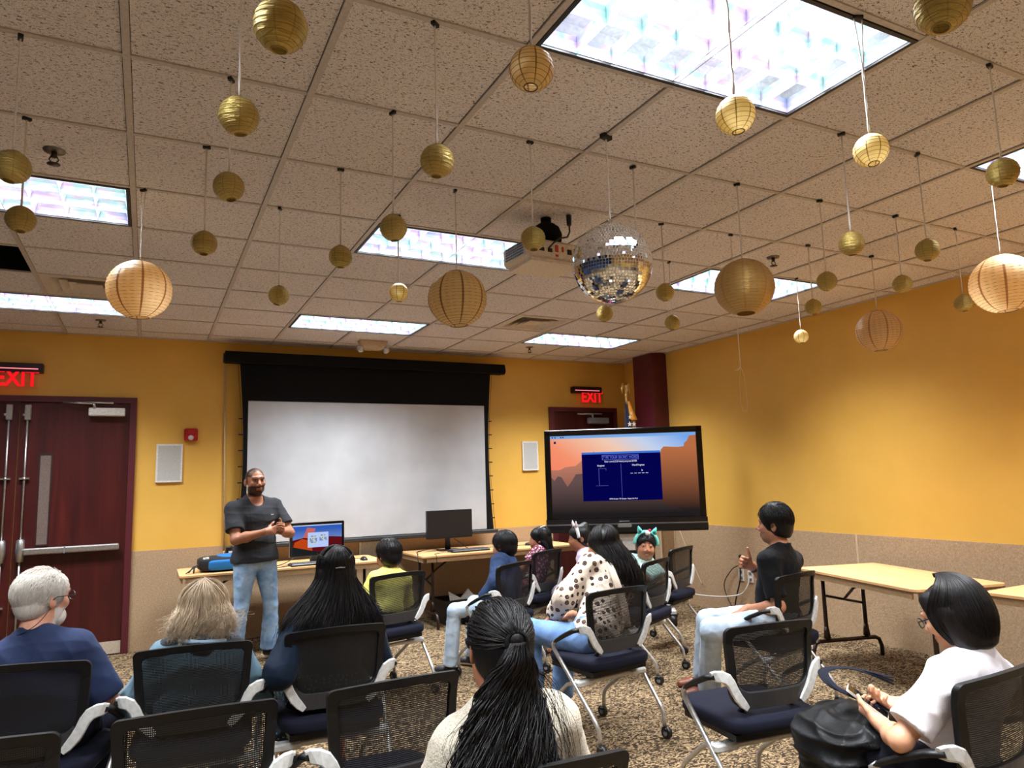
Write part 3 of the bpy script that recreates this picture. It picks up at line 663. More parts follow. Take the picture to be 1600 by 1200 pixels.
# ------------------------------------------------------------------ interactive display on its stand
TV = empty('interactive_display', (4.547, 6.358, 0), -0.563, 'large black interactive display on a wheeled stand showing a word game', 'display')
W, H, ZB = 1.68, 1.095, 0.903
m = MB(); b = 0.062
m.prism(rrect(W, H-0.10, 0.02), 0.0, 0.09, 0, Matrix.Translation((0, 0.09, ZB+0.05+H/2)) @ FACE_Y)
for sx in (-1, 1): m.box((sx*(W/2-b/2), -0.004, ZB+0.145+(H-0.145)/2), (b, 0.012, H-0.145), 0, None, 0.004)
m.box((0, -0.004, ZB+H-b/2), (W-0.01, 0.012, b), 0, None, 0.004)
m.build('bezel', plain('gloss_black', S(8, 8, 9), 0.22), TV)
MB().prism([(0, 0), (0.035, 0), (0.05, 0.02), (0.05, 0.075), (0.028, 0.085), (0.028, 0.14), (0, 0.14)], -W/2-0.006, W/2+0.006, 0, Matrix.Translation((0, 0.03, ZB)) @ Matrix(((0, 0, 1, 0), (-1, 0, 0, 0), (0, 1, 0, 0), (0, 0, 0, 1))) @ Matrix.Translation((0.02, 0, 0))).build('lower_tray', plain('tray_black', S(22, 22, 24), 0.28), TV)
MB().box((0, -0.045, ZB+0.088), (W, 0.004, 0.006)).build('silver_line', M_STEEL, TV)
MB().prism(rrect(0.145, 0.035, 0.012), 0, 0.02, 0, Matrix.Translation((-0.02, -0.04, ZB+0.068)) @ FACE_Y).build('pen_rest', M_STEEL, TV)
MB().box((-0.02, -0.035, ZB+0.10), (0.11, 0.022, 0.03), 0, None, 0.004).build('sensor', M_BLACK, TV)
sx0, sx1, sz0, sz1 = -W/2+0.064, W/2-0.064, ZB+0.150, ZB+H-0.064
SW, SH = sx1-sx0, sz1-sz0
def U(u, v): return (sx0+u*SW, sz0+v*SH)
m = MB(); flat(m, [U(0, 0), U(1, 0), U(1, 1), U(0, 1)], -0.0005)
m.build('screen_wallpaper', m_sky(), TV)
m = MB(); flat(m, [U(1, 0), U(1, 0.965), U(0.955, 0.955), U(0.94, 0.90), U(0.92, 0.87), U(0.915, 0.83), U(0.88, 0.825), U(0.78, 0.835), U(0.76, 0.80), U(0.735, 0.6), U(0.6, 0)][::-1], -0.0009)
m.build('screen_cliff', m_fade('cliff_glow', S(196, 118, 74), S(40, 33, 34), 0.85), TV)
m = MB(); flat(m, [U(0, 0), U(0.45, 0), U(0.30, 0.80), U(0.235, 0.72), U(0.17, 0.63), U(0.10, 0.62), U(0.06, 0.585), U(0, 0.585)][::-1], -0.0012)
m.build('screen_ridge', m_fade('ridge_glow', S(206, 136, 112), S(60, 46, 48), 0.85), TV)
m = MB(); flat(m, [U(0, 0), U(0.985, 0), U(0.72, 0.19), U(0.5, 0.42), U(0.29, 0.52), U(0.22, 0.535), U(0.17, 0.53), U(0.145, 0.46), U(0.11, 0.38), U(0.07, 0.50), U(0.045, 0.51), U(0.02, 0.455), U(0, 0.50)][::-1], -0.0015)
m.build('screen_hills', m_fade('hills_glow', S(112, 88, 86), S(36, 32, 34), 0.8), TV)
m = MB(); flat(m, [U(0, 0.965), U(1, 0.965), U(1, 1), U(0, 1)], -0.0018); m.build('screen_menu', emis('menu_glow', S(128, 176, 240), 0.9), TV)
m = MB()
flat(m, [U(0.215, 0.20), U(0.755, 0.20), U(0.755, 0.765), U(0.215, 0.765)], -0.002, 0); flat(m, [U(0.215, 0.765), U(0.755, 0.765), U(0.755, 0.79), U(0.215, 0.79)], -0.002, 1)
M_NAVYW, M_BARB, M_TXT, M_TXTB, M_LINE = emis('window_navy', S(4, 4, 82), 0.85), emis('window_bar', S(70, 122, 226), 0.9), emis('text_white', S(232, 234, 255), 0.95), emis('text_blue', S(112, 124, 255), 0.95), emis('line_violet', S(96, 92, 176), 0.9)
m.build('game_window', [M_NAVYW, M_BARB], TV)
m = MB()
def hb(u0, u1, v0, v1, mi=0): flat(m, [U(u0, v0), U(u1, v0), U(u1, v1), U(u0, v1)], -0.0026, mi)
for a in ((0.355, 0.605, 0.747, 0.751), (0.355, 0.605, 0.693, 0.697), (0.355, 0.358, 0.693, 0.751), (0.602, 0.605, 0.693, 0.751)): hb(*a, 1)
hb(0.481, 0.4835, 0.245, 0.645, 2); hb(0.328, 0.331, 0.385, 0.59, 2); hb(0.328, 0.38, 0.588, 0.592, 2); hb(0.378, 0.3805, 0.565, 0.59, 2); hb(0.305, 0.39, 0.382, 0.3855, 2)
for k in range(5): hb(0.545+k*0.026, 0.562+k*0.026, 0.522, 0.527, 0)
flat(m, [U(0.622, 0.572), U(0.631, 0.549), U(0.626, 0.552), U(0.622, 0.547)], -0.0026, 0)
for a in (0.012, 0.03, 0.07, 0.085): hb(a, a+0.010, 0.976, 0.990, 3)
hb(0.025, 0.04, 0.905, 0.935, 3)
m.build('game_drawing', [M_TXT, M_TXTB, M_LINE, emis('icon_navy', S(26, 44, 96), 0.8)], TV)
def stext(body, u, v, size, mat, sx=1.0, bold=0.0):
    x, z = U(u, v); text_obj('screen_text', body, size, mat, TV, Matrix.Translation((x, -0.003, z)) @ FACE_Y, sx=sx, bold=bold)
stext('TYPE YOUR SECRET WORD', 0.48, 0.722, 0.040, M_TXTB, 0.76, 0.0)
stext('Enter a word (2-20 letters) and press ENTER', 0.482, 0.672, 0.026, M_TXT, 0.72, 0.0003)
stext('Hangman', 0.345, 0.625, 0.026, M_TXT, 0.80, 0.0004); stext('Word Progress', 0.60, 0.622, 0.026, M_TXT, 0.80, 0.0004)
stext('ENTER: New game   ESC: Quit game   Category: New Word', 0.49, 0.222, 0.018, M_TXT, 0.66, 0.0004)
# stand
m = MB().box((-0.02, 0.10, 0.50), (0.62, 0.10, 0.84), 0, None, 0.01).box((-0.02, 0.16, 1.2), (0.5, 0.08, 0.7))
m.build('column', M_BLACK, TV)
o = MB().prism(rrect(0.26, 0.17, 0.004), 0, 0.002, 0, Matrix.Translation((-0.02, 0.045, 0.79)) @ FACE_Y).build('paper_notice', M_WHITEP, TV)
text_obj('notice_text', 'AUTHORIZED USE ONLY', 0.026, plain('grey_ink', S(110, 110, 116), 0.6), o, Matrix.Translation((-0.02, 0.042, 0.81)) @ FACE_Y, sx=0.78)
for s_ in (-1, 1):
    leg = MB().box((s_*0.40, 0.05, 0.13), (0.07, 0.80, 0.05), 0, None, 0.012).box((s_*0.20, 0.10, 0.14), (0.36, 0.08, 0.06), 0, None, 0.01).build('base_leg', plain('pale_grey_metal', S(190, 190, 190), 0.4, 0.3), TV)
    for y in (-0.32, 0.42):
        MB().tube([(s_*0.40-0.03, y, 0.056), (s_*0.40+0.03, y, 0.056)], 0.055, 18).box((s_*0.40, y, 0.10), (0.08, 0.05, 0.03)).build('caster', M_BLACK, leg)

# ------------------------------------------------------------------ flag in the corner
t = empty('flag_on_pole', (5.18, 7.12, 0), 0, 'furled flag with white stars and a gold eagle, behind the display', 'flag')
MB().lathe([(0, 0.0), (0.14, 0.0), (0.14, 0.02), (0.03, 0.06), (0, 0.06)], 20).build('base', plain('brass', S(180, 140, 70), 0.3, 0.9), t)
MB().tube([(0, 0, 0.05), (0, 0, 2.46)], 0.013, 10).build('pole', plain('oak_pole', S(190, 150, 90), 0.4), t)
M_GOLD = plain('finial_gold', S(226, 196, 124), 0.3, 0.7)
m = MB().lathe([(0, 0.03), (0.016, 0.02), (0.02, 0), (0.012, -0.03), (0.012, -0.05)], 10, (0, 0, 2.46))
m.tube([(0, 0, 2.47), (0.005, -0.01, 2.52), (0, -0.01, 2.565), (-0.012, -0.02, 2.58)], [0.015, 0.024, 0.016, 0.006], 8)
for s_ in (-1, 1):
    m.tube([(s_*0.012, 0, 2.535), (s_*0.04, 0, 2.585), (s_*0.05, 0, 2.61)], [0.016, 0.02, 0.005], 6, 0, True, 0.4, (0, 1, 0)).tube([(s_*0.045, 0, 2.59), (s_*0.056, 0, 2.53), (s_*0.052, 0, 2.48)], [0.014, 0.016, 0.004], 6, 0, True, 0.4, (0, 1, 0))
m.build('eagle_finial', M_GOLD, t)
def foldcone(r0, r1, z0, z1, amp, nf, dx, n=72, rows=16):
    P = []
    for k in range(rows+1):
        u = k/rows; r = r0+(r1-r0)*u**0.8; row = []
        for i in range(n):
            a = 2*PI*i/n; rr = r*(1+amp*math.sin(nf*a+2*u))
            row.append((dx*u+rr*math.cos(a), rr*math.sin(a)*0.8, z0+(z1-z0)*u))
        P.append(row)
    return P
MB().grid(foldcone(0.012, 0.13, 2.40, 0.75, 0.16, 7, 0.06), 0, True, True).build('flag_cloth', plain('flag_navy', S(18, 20, 44), 0.8), t)
MB().grid(foldcone(0.02, 0.06, 2.385, 2.16, 0.1, 3, 0.05, 20, 6), 0, True, True).build('gold_fringe', plain('fringe_gold', S(214, 140, 40), 0.8), t).location = (0.028, -0.004, 0)
def star(r): return [(r*(1 if k % 2 == 0 else 0.42)*math.sin(k*PI/5), r*(1 if k % 2 == 0 else 0.42)*math.cos(k*PI/5)) for k in range(10)]
for x, z, r in ((-0.012, 2.105, 0.034), (0.05, 2.105, 0.034), (0.0, 2.19, 0.026), (0.028, 2.235, 0.024), (0.03, 2.02, 0.034), (-0.03, 1.98, 0.03)):
    u = (2.40-z)/1.65; rr = 0.012+0.118*u**0.8
    MB().prism(star(r), 0, 0.003, 0, Matrix.Translation((x+0.01, -rr*0.9-0.012, z)) @ FACE_Y).build('star', M_WHITEP, t)

# ------------------------------------------------------------------ outlets and cables on the right wall
for y, z, lab in ((5.865, 0.415, 'white wall outlet plate further from the camera, right wall'), (5.735, 0.41, 'white wall outlet plate with the white cable plugged in')):
    t = empty('wall_outlet', (XR-0.018, y, z), 0, lab, 'outlet', 'outlet plates on the right wall')
    MB().box((0, 0, 0), (0.012, 0.075, 0.12), 0, None, 0.003).build('plate', M_WHITEP, t)
    MB().box((-0.007, 0, 0.03), (0.006, 0.04, 0.03), 0, None, 0.002).box((-0.007, 0, -0.03), (0.006, 0.04, 0.03), 0, None, 0.002).build('socket', M_GREY, t)
t = empty('cable_clip', (XR-0.024, 5.86, 0.56), 0, 'small black cable holder on the right wall above the outlets', 'cable holder')
MB().box((0, 0, 0), (0.024, 0.03, 0.13), 0, None, 0.004).build('holder', M_BLACK, t)
cable('cable', [(XR-0.04, 5.86, 0.52), (XR-0.04, 5.98, 0.46), (XR-0.05, 6.10, 0.30), (XR-0.05, 6.05, 0.14), (XR-0.05, 5.97, 0.03), (XR-0.06, 5.95, 0.006), (5.3, 5.9, 0.006)], 0.005, M_BLACK, 'black cable looping down the right wall, outer loop')
cable('cable', [(XR-0.035, 5.86, 0.53), (XR-0.04, 5.87, 0.36), (XR-0.05, 5.93, 0.18), (XR-0.06, 5.98, 0.02), (5.5, 5.99, 0.006), (5.2, 6.1, 0.006)], 0.007, M_BLACK, 'black cable hanging straight down the right wall')
cable('cable', [(XR-0.03, 5.74, 0.40), (XR-0.06, 5.76, 0.30), (XR-0.08, 5.85, 0.22), (5.40, 6.00, 0.20), (5.15, 6.2, 0.25), (5.0, 6.42, 0.42), (4.98, 6.5, 0.6)], 0.007, M_WHITEP, 'white cable from the wall outlet to the display')
cable('cable', [(XR-0.03, 6.85, 0.9), (XR-0.05, 6.60, 0.5), (XR-0.05, 6.45, 0.25)], 0.005, M_SEAM, 'thin tan cable beside the column under the display')
cable('cable', [(2.2, 4.9, 0.006), (2.6, 4.95, 0.006), (3.0, 5.2, 0.006), (3.5, 5.75, 0.006), (4.0, 6.2, 0.006)], 0.005, M_BLACK, 'thin black cable lying on the carpet under the chairs')

# ------------------------------------------------------------------ disco ball and paper lanterns
M_CORD = plain('white_yarn', S(236, 230, 222), 0.8, nz=0.4, nscale=500); M_CLIP = plain('black_clip', S(12, 12, 13), 0.5)
def strings(t, top, bot, r=0.0020, v=0.0):
    """two-ply yarn from the ceiling clip down to the hook"""
    m = MB(); n = 14
    for s_ in (-1, 1):
        m.tube([(s_*(0.0016+v*max(0, 1-k/n*2.4)), 0.0015*math.sin(k*2.1+s_), top+(bot-top)*k/n) for k in range(n+1)], r, 5)
    return m.build('string', M_CORD, t)
def m_mirror():
    t = NT('mirror_tile'); t.bsdf((0.88, 0.88, 0.9, 1), 0.03, 1.0); return t.m
t = empty('disco_ball', (1.737, 2.44, 2.394), 0.3, 'mirrored disco ball hanging between the lanterns', 'disco ball')
RB = 0.170; random.seed(5)
MB().lathe([((RB-0.003)*math.sin(a), -(RB-0.003)*math.cos(a)) for a in np.linspace(0, PI, 33)], 48).build('core', plain('ball_grout', S(196, 194, 190), 0.5), t)
m = MB(); nr = 42
for k in range(nr):
    la = -PI/2+PI*(k+0.5)/nr; nn = max(5, round(2*PI*math.cos(la)*RB/0.0128))
    for i in range(nn):
        lo = 2*PI*(i+0.3*(k % 2))/nn; n_ = Vector((math.cos(la)*math.cos(lo), math.cos(la)*math.sin(lo), math.sin(la)))
        e = Vector((-math.sin(lo), math.cos(lo), 0)); u = n_.cross(e)
        n2 = (n_+e*random.gauss(0, 0.022)+u*random.gauss(0, 0.022)).normalized(); e2 = (e-n2*e.dot(n2)).normalized(); u2 = n2.cross(e2)
        hw = PI*math.cos(la)*RB/nn*0.90; hh = PI*RB/nr/2*0.90; c = n_*(RB+0.0004)
        m.add([c-e2*hw-u2*hh, c+e2*hw-u2*hh, c+e2*hw+u2*hh, c-e2*hw+u2*hh], [(0, 1, 2, 3)])
m.build('mirror_tiles', m_mirror(), t)
m = MB().lathe([(0, 0.008), (0.014, 0.006), (0.018, -0.002)], 14, (0, 0, RB)); ring = [(0.011*math.cos(a), 0, RB+0.018+0.011*math.sin(a)) for a in np.linspace(0, 2*PI, 17)]
m.tube(ring, 0.0022, 6).build('hanging_ring', M_CHROME, t)
strings(t, HC-2.394, RB+0.026, 0.0028); MB().box((0, 0, HC-2.394-0.006), (0.055, 0.03, 0.022), 0, None, 0.003).build('clip', M_CLIP, t)

def m_paper(name, base, dark, metal, trans, emboss=0.5):
    """thin lantern paper: rows of wire ribs are real, overlapped gores and inner-frame shadow are painted as darker strips"""
    t = NT(name); tc = t.n('ShaderNodeTexCoord'); sp = t.n('ShaderNodeSeparateXYZ'); t.l(tc.outputs['Object'], sp.inputs[0])
    an = t.math('ARCTAN2', sp.outputs[1], sp.outputs[0]); fr_ = t.math('FRACT', t.math('MULTIPLY_ADD', an, 8/(2*PI), 4.0))
    strip = t.ramp(fr_, [(0.0, (1, 1, 1, 1)), (0.085, (1, 1, 1, 1)), (0.10, (0, 0, 0, 1)), (1.0, (0, 0, 0, 1))])  # shadow of inner frame and seams painted into the paper as bands
    f = t.noise(t.co((30, 30, 110)), 1.0, 3, 0.6); c = t.ramp(f, [(0.3, tuple(x*0.85 for x in base[:3])), (0.7, base)])
    c = t.mix(strip, c, dark); h = t.noise(t.co((26, 26, 230)), 1.0, 3, 0.6, 1.0); nrm = t.bump(h, emboss, 0.004)
    p = t.n('ShaderNodeBsdfPrincipled', Roughness=0.34, Metallic=metal); t.l(c, p.inputs['Base Color']); t.l(nrm, p.inputs['Normal'])
    tr = t.n('ShaderNodeBsdfTranslucent'); t.l(c, tr.inputs[0])
    x = t.n('ShaderNodeMixShader', i0=trans); t.l(p.outputs[0], x.inputs[1]); t.l(tr.outputs[0], x.inputs[2]); t.l(x.outputs[0], t.out.inputs[0]); return t.m
PAP = {'brass': m_paper('brass_paper', S(216, 190, 108), S(190, 162, 88), 0.55, 0.14, 2.2), 'dark': m_paper('dark_gold_paper', S(216, 178, 108), S(196, 158, 92), 0.55, 0.14, 0.9),
       'pale': m_paper('pale_or_lit_gold_paper', S(236, 214, 150), S(140, 110, 62), 0.15, 0.42), 'cream': m_paper('cream_paper', S(246, 214, 162), S(156, 108, 62), 0.0, 0.5, 0.3),  # pale: cream lanterns, and gold ones with the light on them painted in
       'tan': m_paper('tan_gold_paper', S(244, 216, 158), S(150, 116, 66), 0.08, 0.5, 0.4), 'rose': m_paper('rose_gold_paper', S(244, 214, 162), S(190, 150, 100), 0.12, 0.5, 0.5)}
M_RIB = plain('rib_wire', S(96, 70, 38), 0.5); M_RIBG = plain('gilt_rib', S(158, 130, 66), 0.4, 0.4)
def lantern(x, y, z, R, kind, label, rz, tilt=0.0, v=0.0, ztop=HC, clip=True):
    t = empty('paper_lantern', (x, y, z), rz, label, 'paper lantern', 'hanging paper lanterns')
    big = R > 0.1; nb = 22 if big else 11; rnd = random.Random(int(rz*1000)); ho = 0.30
    a0 = math.asin(ho); Rm = Matrix.Rotation(tilt, 3, 'X')
    prof, ribs = [], []
    for k in range(nb+1):
        a = -PI/2+a0+(PI-2*a0)*k/nb; r, zz = R*math.cos(a), R*0.97*math.sin(a)
        if 0 < k < nb: ww = 1+rnd.uniform(-0.012, 0.012); r *= ww
        prof.append((r, zz)); ribs.append((r, zz))
        if k < nb:
            a2 = a+(PI-2*a0)/nb/2; prof.append((R*math.cos(a2)*(0.985 if not big else 0.992), R*0.97*math.sin(a2)))
    n = 32 if big else 24
    o = MB().lathe(prof, n, (0, 0, 0), 0, True, Rm).build('shade', PAP[kind], t)
    m = MB(); fo = kind in ('brass', 'dark')
    for r, zz in ribs[1:-1]:
        m.tube([Rm @ Vector((r*1.001*math.cos(q), r*1.001*math.sin(q), zz)) for q in np.linspace(0, 2*PI, 25)], 0.0009 if big else 0.0006, 3, 0, False)
    for r, zz in (ribs[0], ribs[-1]): m.tube([Rm @ Vector((r*math.cos(q), r*math.sin(q), zz)) for q in np.linspace(0, 2*PI, 25)], 0.0018, 5, 0, False)
    hk = R*0.97; q = ribs[-1][0]
    m.tube([(-q, 0, ribs[-1][1]), (-q*0.2, 0, hk*1.0), (0, 0, hk*1.03), (q*0.2, 0, hk*1.0), (q, 0, ribs[-1][1])], 0.0012, 4)
    m.build('wire_rib', M_RIBG if fo else M_RIB, t)
    strings(t, ztop-z-0.004, hk*1.03, 0.0024, v)
    if clip: MB().box((0, 0, ztop-z-0.004), (0.032, 0.016, 0.014), 0, None, 0.002).build('clip', M_CLIP, t)
    return t
SM, BG = 0.0535, 0.147
for k, (x, y, z, R, kind, lab) in enumerate((
  (0.21, 1.40, 2.42, SM, 'brass', 'small brass lantern cut by the top edge, left of centre'),
  (0.19, 1.97, 2.50, SM, 'brass', 'small brass lantern above another small one, left of centre'),
  (0.224, 2.62, 2.557, SM, 'brass', 'small brass lantern directly below the second one at left'),
  (0.183, 3.223, 2.533, SM, 'brass', 'small dark lantern right of the large cream lantern'),
  (-0.415, 2.629, 2.522, SM, 'brass', 'small brass lantern at left edge over the ceiling light'),
  (-0.473, 3.236, 2.55, SM, 'brass', 'small lantern at left edge below the ceiling light'),
  (-0.065, 3.834, 2.458, BG, 'cream', 'large cream lantern at left on forked strings'),
  (0.586, 3.83, 2.488, SM, 'brass', 'small brass lantern left of the far ceiling light above the screen'),
  (0.766, 3.222, 2.541, SM, 'brass', 'small dark brass lantern just left of the middle ceiling light'),
  (0.829, 2.615, 2.486, SM, 'brass', 'small brass lantern overlapping the corner of the middle ceiling light'),
  (0.783, 2.014, 2.498, SM, 'brass', 'small brass lantern with an open base, high above the middle ceiling light'),
  (1.20, 3.70, 2.53, 0.0535, 'pale', 'small glowing pale lantern hanging below the middle ceiling light'),
  (1.357, 3.244, 2.398, BG, 'tan', 'large tan lantern in the centre, below the middle ceiling light'),
  (1.456, 2.619, 2.524, SM, 'brass', 'small wrinkled gold lantern in front of the projector'),
  (0.79, 1.40, 2.47, SM, 'tan', 'small lantern beside the near corner of the big bright light'),
  (1.40, 1.36, 2.465, SM, 'pale', 'small gold lantern, coloured paler as if lit, below the big bright light'),
  (2.029, 1.411, 2.505, SM, 'pale', 'small gold lantern, coloured paler as if lit, right of the big bright light'),
  (1.42, 0.80, 2.43, SM, 'brass', 'small lantern cut by the top edge, right'),
  (2.738, 1.40, 2.549, SM, 'brass', 'small dark lantern at right edge in front of a ceiling light'),
  (2.688, 2.002, 2.464, SM, 'brass', 'small wrinkled gold lantern right of the large dark gold one'),
  (3.208, 1.998, 2.497, SM, 'brass', 'small lantern with dark strips, left of the large cream one at right edge'),
  (3.257, 2.598, 2.509, SM, 'brass', 'small dark lantern at the right end of the ceiling light by the column'),
  (3.887, 2.59, 2.554, SM, 'brass', 'small gold lantern just above the right wall edge'),
  (4.463, 2.591, 2.49, SM, 'brass', 'small gold lantern against the gold wall, left of the large cream one'),
  (2.659, 2.608, 2.421, BG, 'dark', 'large dark gold lantern right of the disco ball'),
  (4.437, 3.81, 2.512, SM, 'pale', 'small glowing pale lantern low against the right wall'),
  (3.843, 3.185, 2.549, SM, 'brass', 'small lantern with dark strips just above the glowing pale one at right'),
  (4.475, 3.187, 2.435, BG, 'rose', 'large rosy gold lantern in front of the right wall'),
  (3.70, 1.95, 2.372, BG, 'cream', 'large cream lantern cut by the right edge'),
  (2.665, 3.23, 2.55, SM, 'brass', 'small dark lantern between the disco ball and the dark gold one'),
  (3.209, 3.829, 2.535, SM, 'brass', 'small lantern with dark strips, lowest between disco ball and dark gold one'),
  (2.55, 3.69, 2.515, SM, 'brass', 'small gold lantern just under the disco ball'),
  (2.035, 2.651, 2.462, 0.05, 'brass', 'small lantern hidden behind the disco ball, only its string showing'))):
    lantern(x, y, z, R, kind, lab, 0.37+k*1.913, [0.1, -0.18, 0.22, -0.08, 0.14][k % 5] if R < 0.1 else [0.05, -0.06][k % 2], 0.012 if k in (6, 16) else 0.0)
t = empty('dangling_string', (3.20, 3.22, HC), 0, 'white string with a loose loop hanging below the large dark gold lantern', 'string')
q = MB().tube([(0.0, 0, -0.004), (0.002, 0, -0.60), (0.004, 0, -0.84)], 0.0022, 5)
for a in (-0.035, -0.012, 0.03): q.tube([(0.004, 0, -0.84), (a, 0.01, -0.862)], 0.0012, 4)
q.tube([(0.004, 0, -0.84), (-0.012, 0, -0.93), (-0.015, 0, -1.06), (0.0, 0, -1.105), (0.03, 0, -1.112), (0.04, 0, -1.08), (0.036, 0, -0.95), (0.028, 0, -0.885), (0.012, 0, -0.85)], 0.0009, 4).build('yarn', M_CORD, t)
MB().box((0, 0, -0.004), (0.03, 0.015, 0.014), 0, None, 0.002).build('clip', M_CLIP, t)
# ------------------------------------------------------------------ nesting chairs
def m_meshback():
    t = NT('black_chair_mesh'); tc = t.n('ShaderNodeTexCoord'); sp = t.n('ShaderNodeSeparateXYZ'); t.l(tc.outputs['Object'], sp.inputs[0])
    def stripe(s_, pitch, duty):
        f = t.math('FRACT', t.math('MULTIPLY_ADD', s_, 1/pitch, 50.0)); return t.math('LESS_THAN', f, duty)
    a = t.math('MAXIMUM', stripe(sp.outputs[2], 0.0062, 0.69), stripe(sp.outputs[0], 0.0050, 0.46))
    b = t.n('ShaderNodeBsdfPrincipled', Base__Color=S(9, 9, 10), Roughness=0.6); tr = t.n('ShaderNodeBsdfTransparent')
    x = t.n('ShaderNodeMixShader'); t.l(a, x.inputs[0]); t.l(tr.outputs[0], x.inputs[1]); t.l(b.outputs[0], x.inputs[2]); t.l(x.outputs[0], t.out.inputs[0]); return t.m
M_MESH = m_meshback(); M_CFRAME = plain('chair_black', S(11, 11, 12), 0.48, spec=0.35); M_CLOW = plain('chair_charcoal', S(50, 50, 52), 0.45)
M_CARM = plain('chair_pale_grey', S(202, 202, 198), 0.4); M_CTUBE = plain('chair_silver_tube', S(196, 194, 190), 0.3, 0.75)
M_SEAT = plain('navy_seat_fabric', S(19, 21, 36), 0.85, nz=0.4, nscale=700, spec=0.2); M_CAST = plain('caster_black', S(20, 20, 22), 0.4)
def backy(x, z):
    v = (z-0.50)/0.35; return -0.172-0.05*v+0.03*v*v-0.004+0.03*(x/0.22)**2*1.1-0.018*max(0, v-0.8)/0.2
def make_chair():
    t = empty('mesh_back_chair')
    m = pillow(MB(), (0, 0.015, 0.446), (0.475, 0.47, 0.080), 0, 4.5, 16)
    m.box((0, 0.02, 0.398), (0.40, 0.38, 0.025), 1); m.build('seat', [M_SEAT, M_CFRAME], t)
    # back: outer and inner outline of the frame in x,z
    def outline(hw_b, hw_t, z0, z1, rb, rt, crown):
        pts = []
        for sx, cx, cz, r, a0 in ((1, hw_t-rt, z1-rt, rt, 0), (-1, -hw_t+rt, z1-rt, rt, PI/2), (-1, -hw_b+rb, z0+rb, rb, PI), (1, hw_b-rb, z0+rb, rb, 1.5*PI)):
            for k in range(7): a = a0+PI/2*k/6; pts.append((cx+r*math.cos(a), cz+r*math.sin(a)))
        dens = []
        for i in range(len(pts)):
            p, q = pts[i], pts[(i+1) % len(pts)]; dens.append(p); n = 6 if i in (6, 13, 20, 27) else 1
            for k in range(1, n): dens.append((p[0]+(q[0]-p[0])*k/n, p[1]+(q[1]-p[1])*k/n))
        return [(x, z+crown*(1-(x/hw_t)**2)*(z-z0)/(z1-z0)) for x, z in dens]
    O = outline(0.212, 0.228, 0.508, 0.845, 0.085, 0.022, 0.014); I = outline(0.182, 0.194, 0.580, 0.815, 0.060, 0.02, 0.014)
    n = len(O); L = []
    for off in (-0.011, 0.011):
        for lp in (O, I): L.append([(x, backy(x, z)+off, z) for x, z in lp])
    mb = MB(); rows = [L[0], L[2], L[3], L[1], L[0]]
    mb.grid(rows, 0, False, True)
    for fi, f in enumerate(mb.f):
        if sum(mb.v[i][2] for i in f)/len(f) < 0.575: mb.m[fi] = 1
    fr_ = mb.build('back_frame', [M_CFRAME, M_CLOW], t); bv = fr_.modifiers.new('soft', 'BEVEL'); bv.width = 0.004; bv.segments = 2; bv.limit_method = 'ANGLE'
    g = []; nv, nu = 10, 12
    for k in range(nv+1):
        z = 0.578+(0.83-0.578)*k/nv; hw = (0.150 if k == 0 else 0.178)+(0.197-0.178)*(k/nv); g.append([(x, backy(x, z), z) for x in np.linspace(-hw, hw, nu+1)])
    MB().grid(g).build('back_mesh', M_MESH, t)
    for s_ in (-1, 1):
        cl = [(0.140, -0.178, 0.514, 0.012), (0.160, -0.180, 0.534, 0.018), (0.183, -0.181, 0.562, 0.020), (0.200, -0.180, 0.592, 0.020), (0.214, -0.179, 0.622, 0.021), (0.230, -0.176, 0.643, 0.023), (0.252, -0.168, 0.652, 0.024), (0.272, -0.154, 0.652, 0.023), (0.284, -0.138, 0.650, 0.016)]
        br = MB(); ring = []
        for i, (x, y, z, hw) in enumerate(cl):
            p0, p1 = cl[max(0, i-1)], cl[min(len(cl)-1, i+1)]; tx, tz = p1[0]-p0[0], p1[2]-p0[2]; q = math.hypot(tx, tz); tx, tz = tx/q, tz/q
            ring.append([(s_*(x-tz*hw*a_), y+b_, z+tx*hw*a_) for a_, b_ in ((-1, -0.004), (-0.8, -0.008), (0.8, -0.008), (1, -0.004), (1, 0.004), (0.8, 0.008), (-0.8, 0.008), (-1, 0.004))])
        br.grid(ring, 0, False, True); br.add(ring[0], [tuple(range(8))]); br.add(ring[-1], [tuple(range(7, -1, -1))]); br.build('arm_bracket', M_CARM, t)
        MB().tube([(s_*0.272, -0.155, 0.650), (s_*0.277, -0.10, 0.638), (s_*0.279, -0.02, 0.602), (s_*0.277, 0.05, 0.566), (s_*0.275, 0.085, 0.546)], [0.018, 0.022, 0.022, 0.019, 0.010], 10, 0, True, 0.6).build('armrest', M_CFRAME, t)
        lg = MB().tube([(s_*0.276, 0.068, 0.555), (s_*0.276, 0.090, 0.538), (s_*0.274, 0.088, 0.51), (s_*0.262, -0.02, 0.395), (s_*0.245, -0.225, 0.175), (s_*0.243, -0.248, 0.14), (s_*0.242, -0.254, 0.105), (s_*0.242, -0.254, 0.06)], 0.0115, 10).build('leg', M_CTUBE, t)
        MB().tube([(s_*0.242-0.012, -0.268, 0.033), (s_*0.242+0.012, -0.268, 0.033)], 0.033, 16).box((s_*0.242, -0.262, 0.050), (0.034, 0.04, 0.024), 0, None, 0.006).tube([(s_*0.242-0.0135, -0.268, 0.030), (s_*0.242+0.0135, -0.268, 0.030)], 0.014, 12, 1).build('caster', [M_CAST, M_GREY], lg)
        fl = MB().tube([(s_*0.238, -0.075, 0.355), (s_*0.228, 0.03, 0.315), (s_*0.216, 0.205, 0.185), (s_*0.214, 0.232, 0.15), (s_*0.213, 0.238, 0.11), (s_*0.213, 0.238, 0.06)], 0.0115, 10).build('leg', M_CTUBE, t)
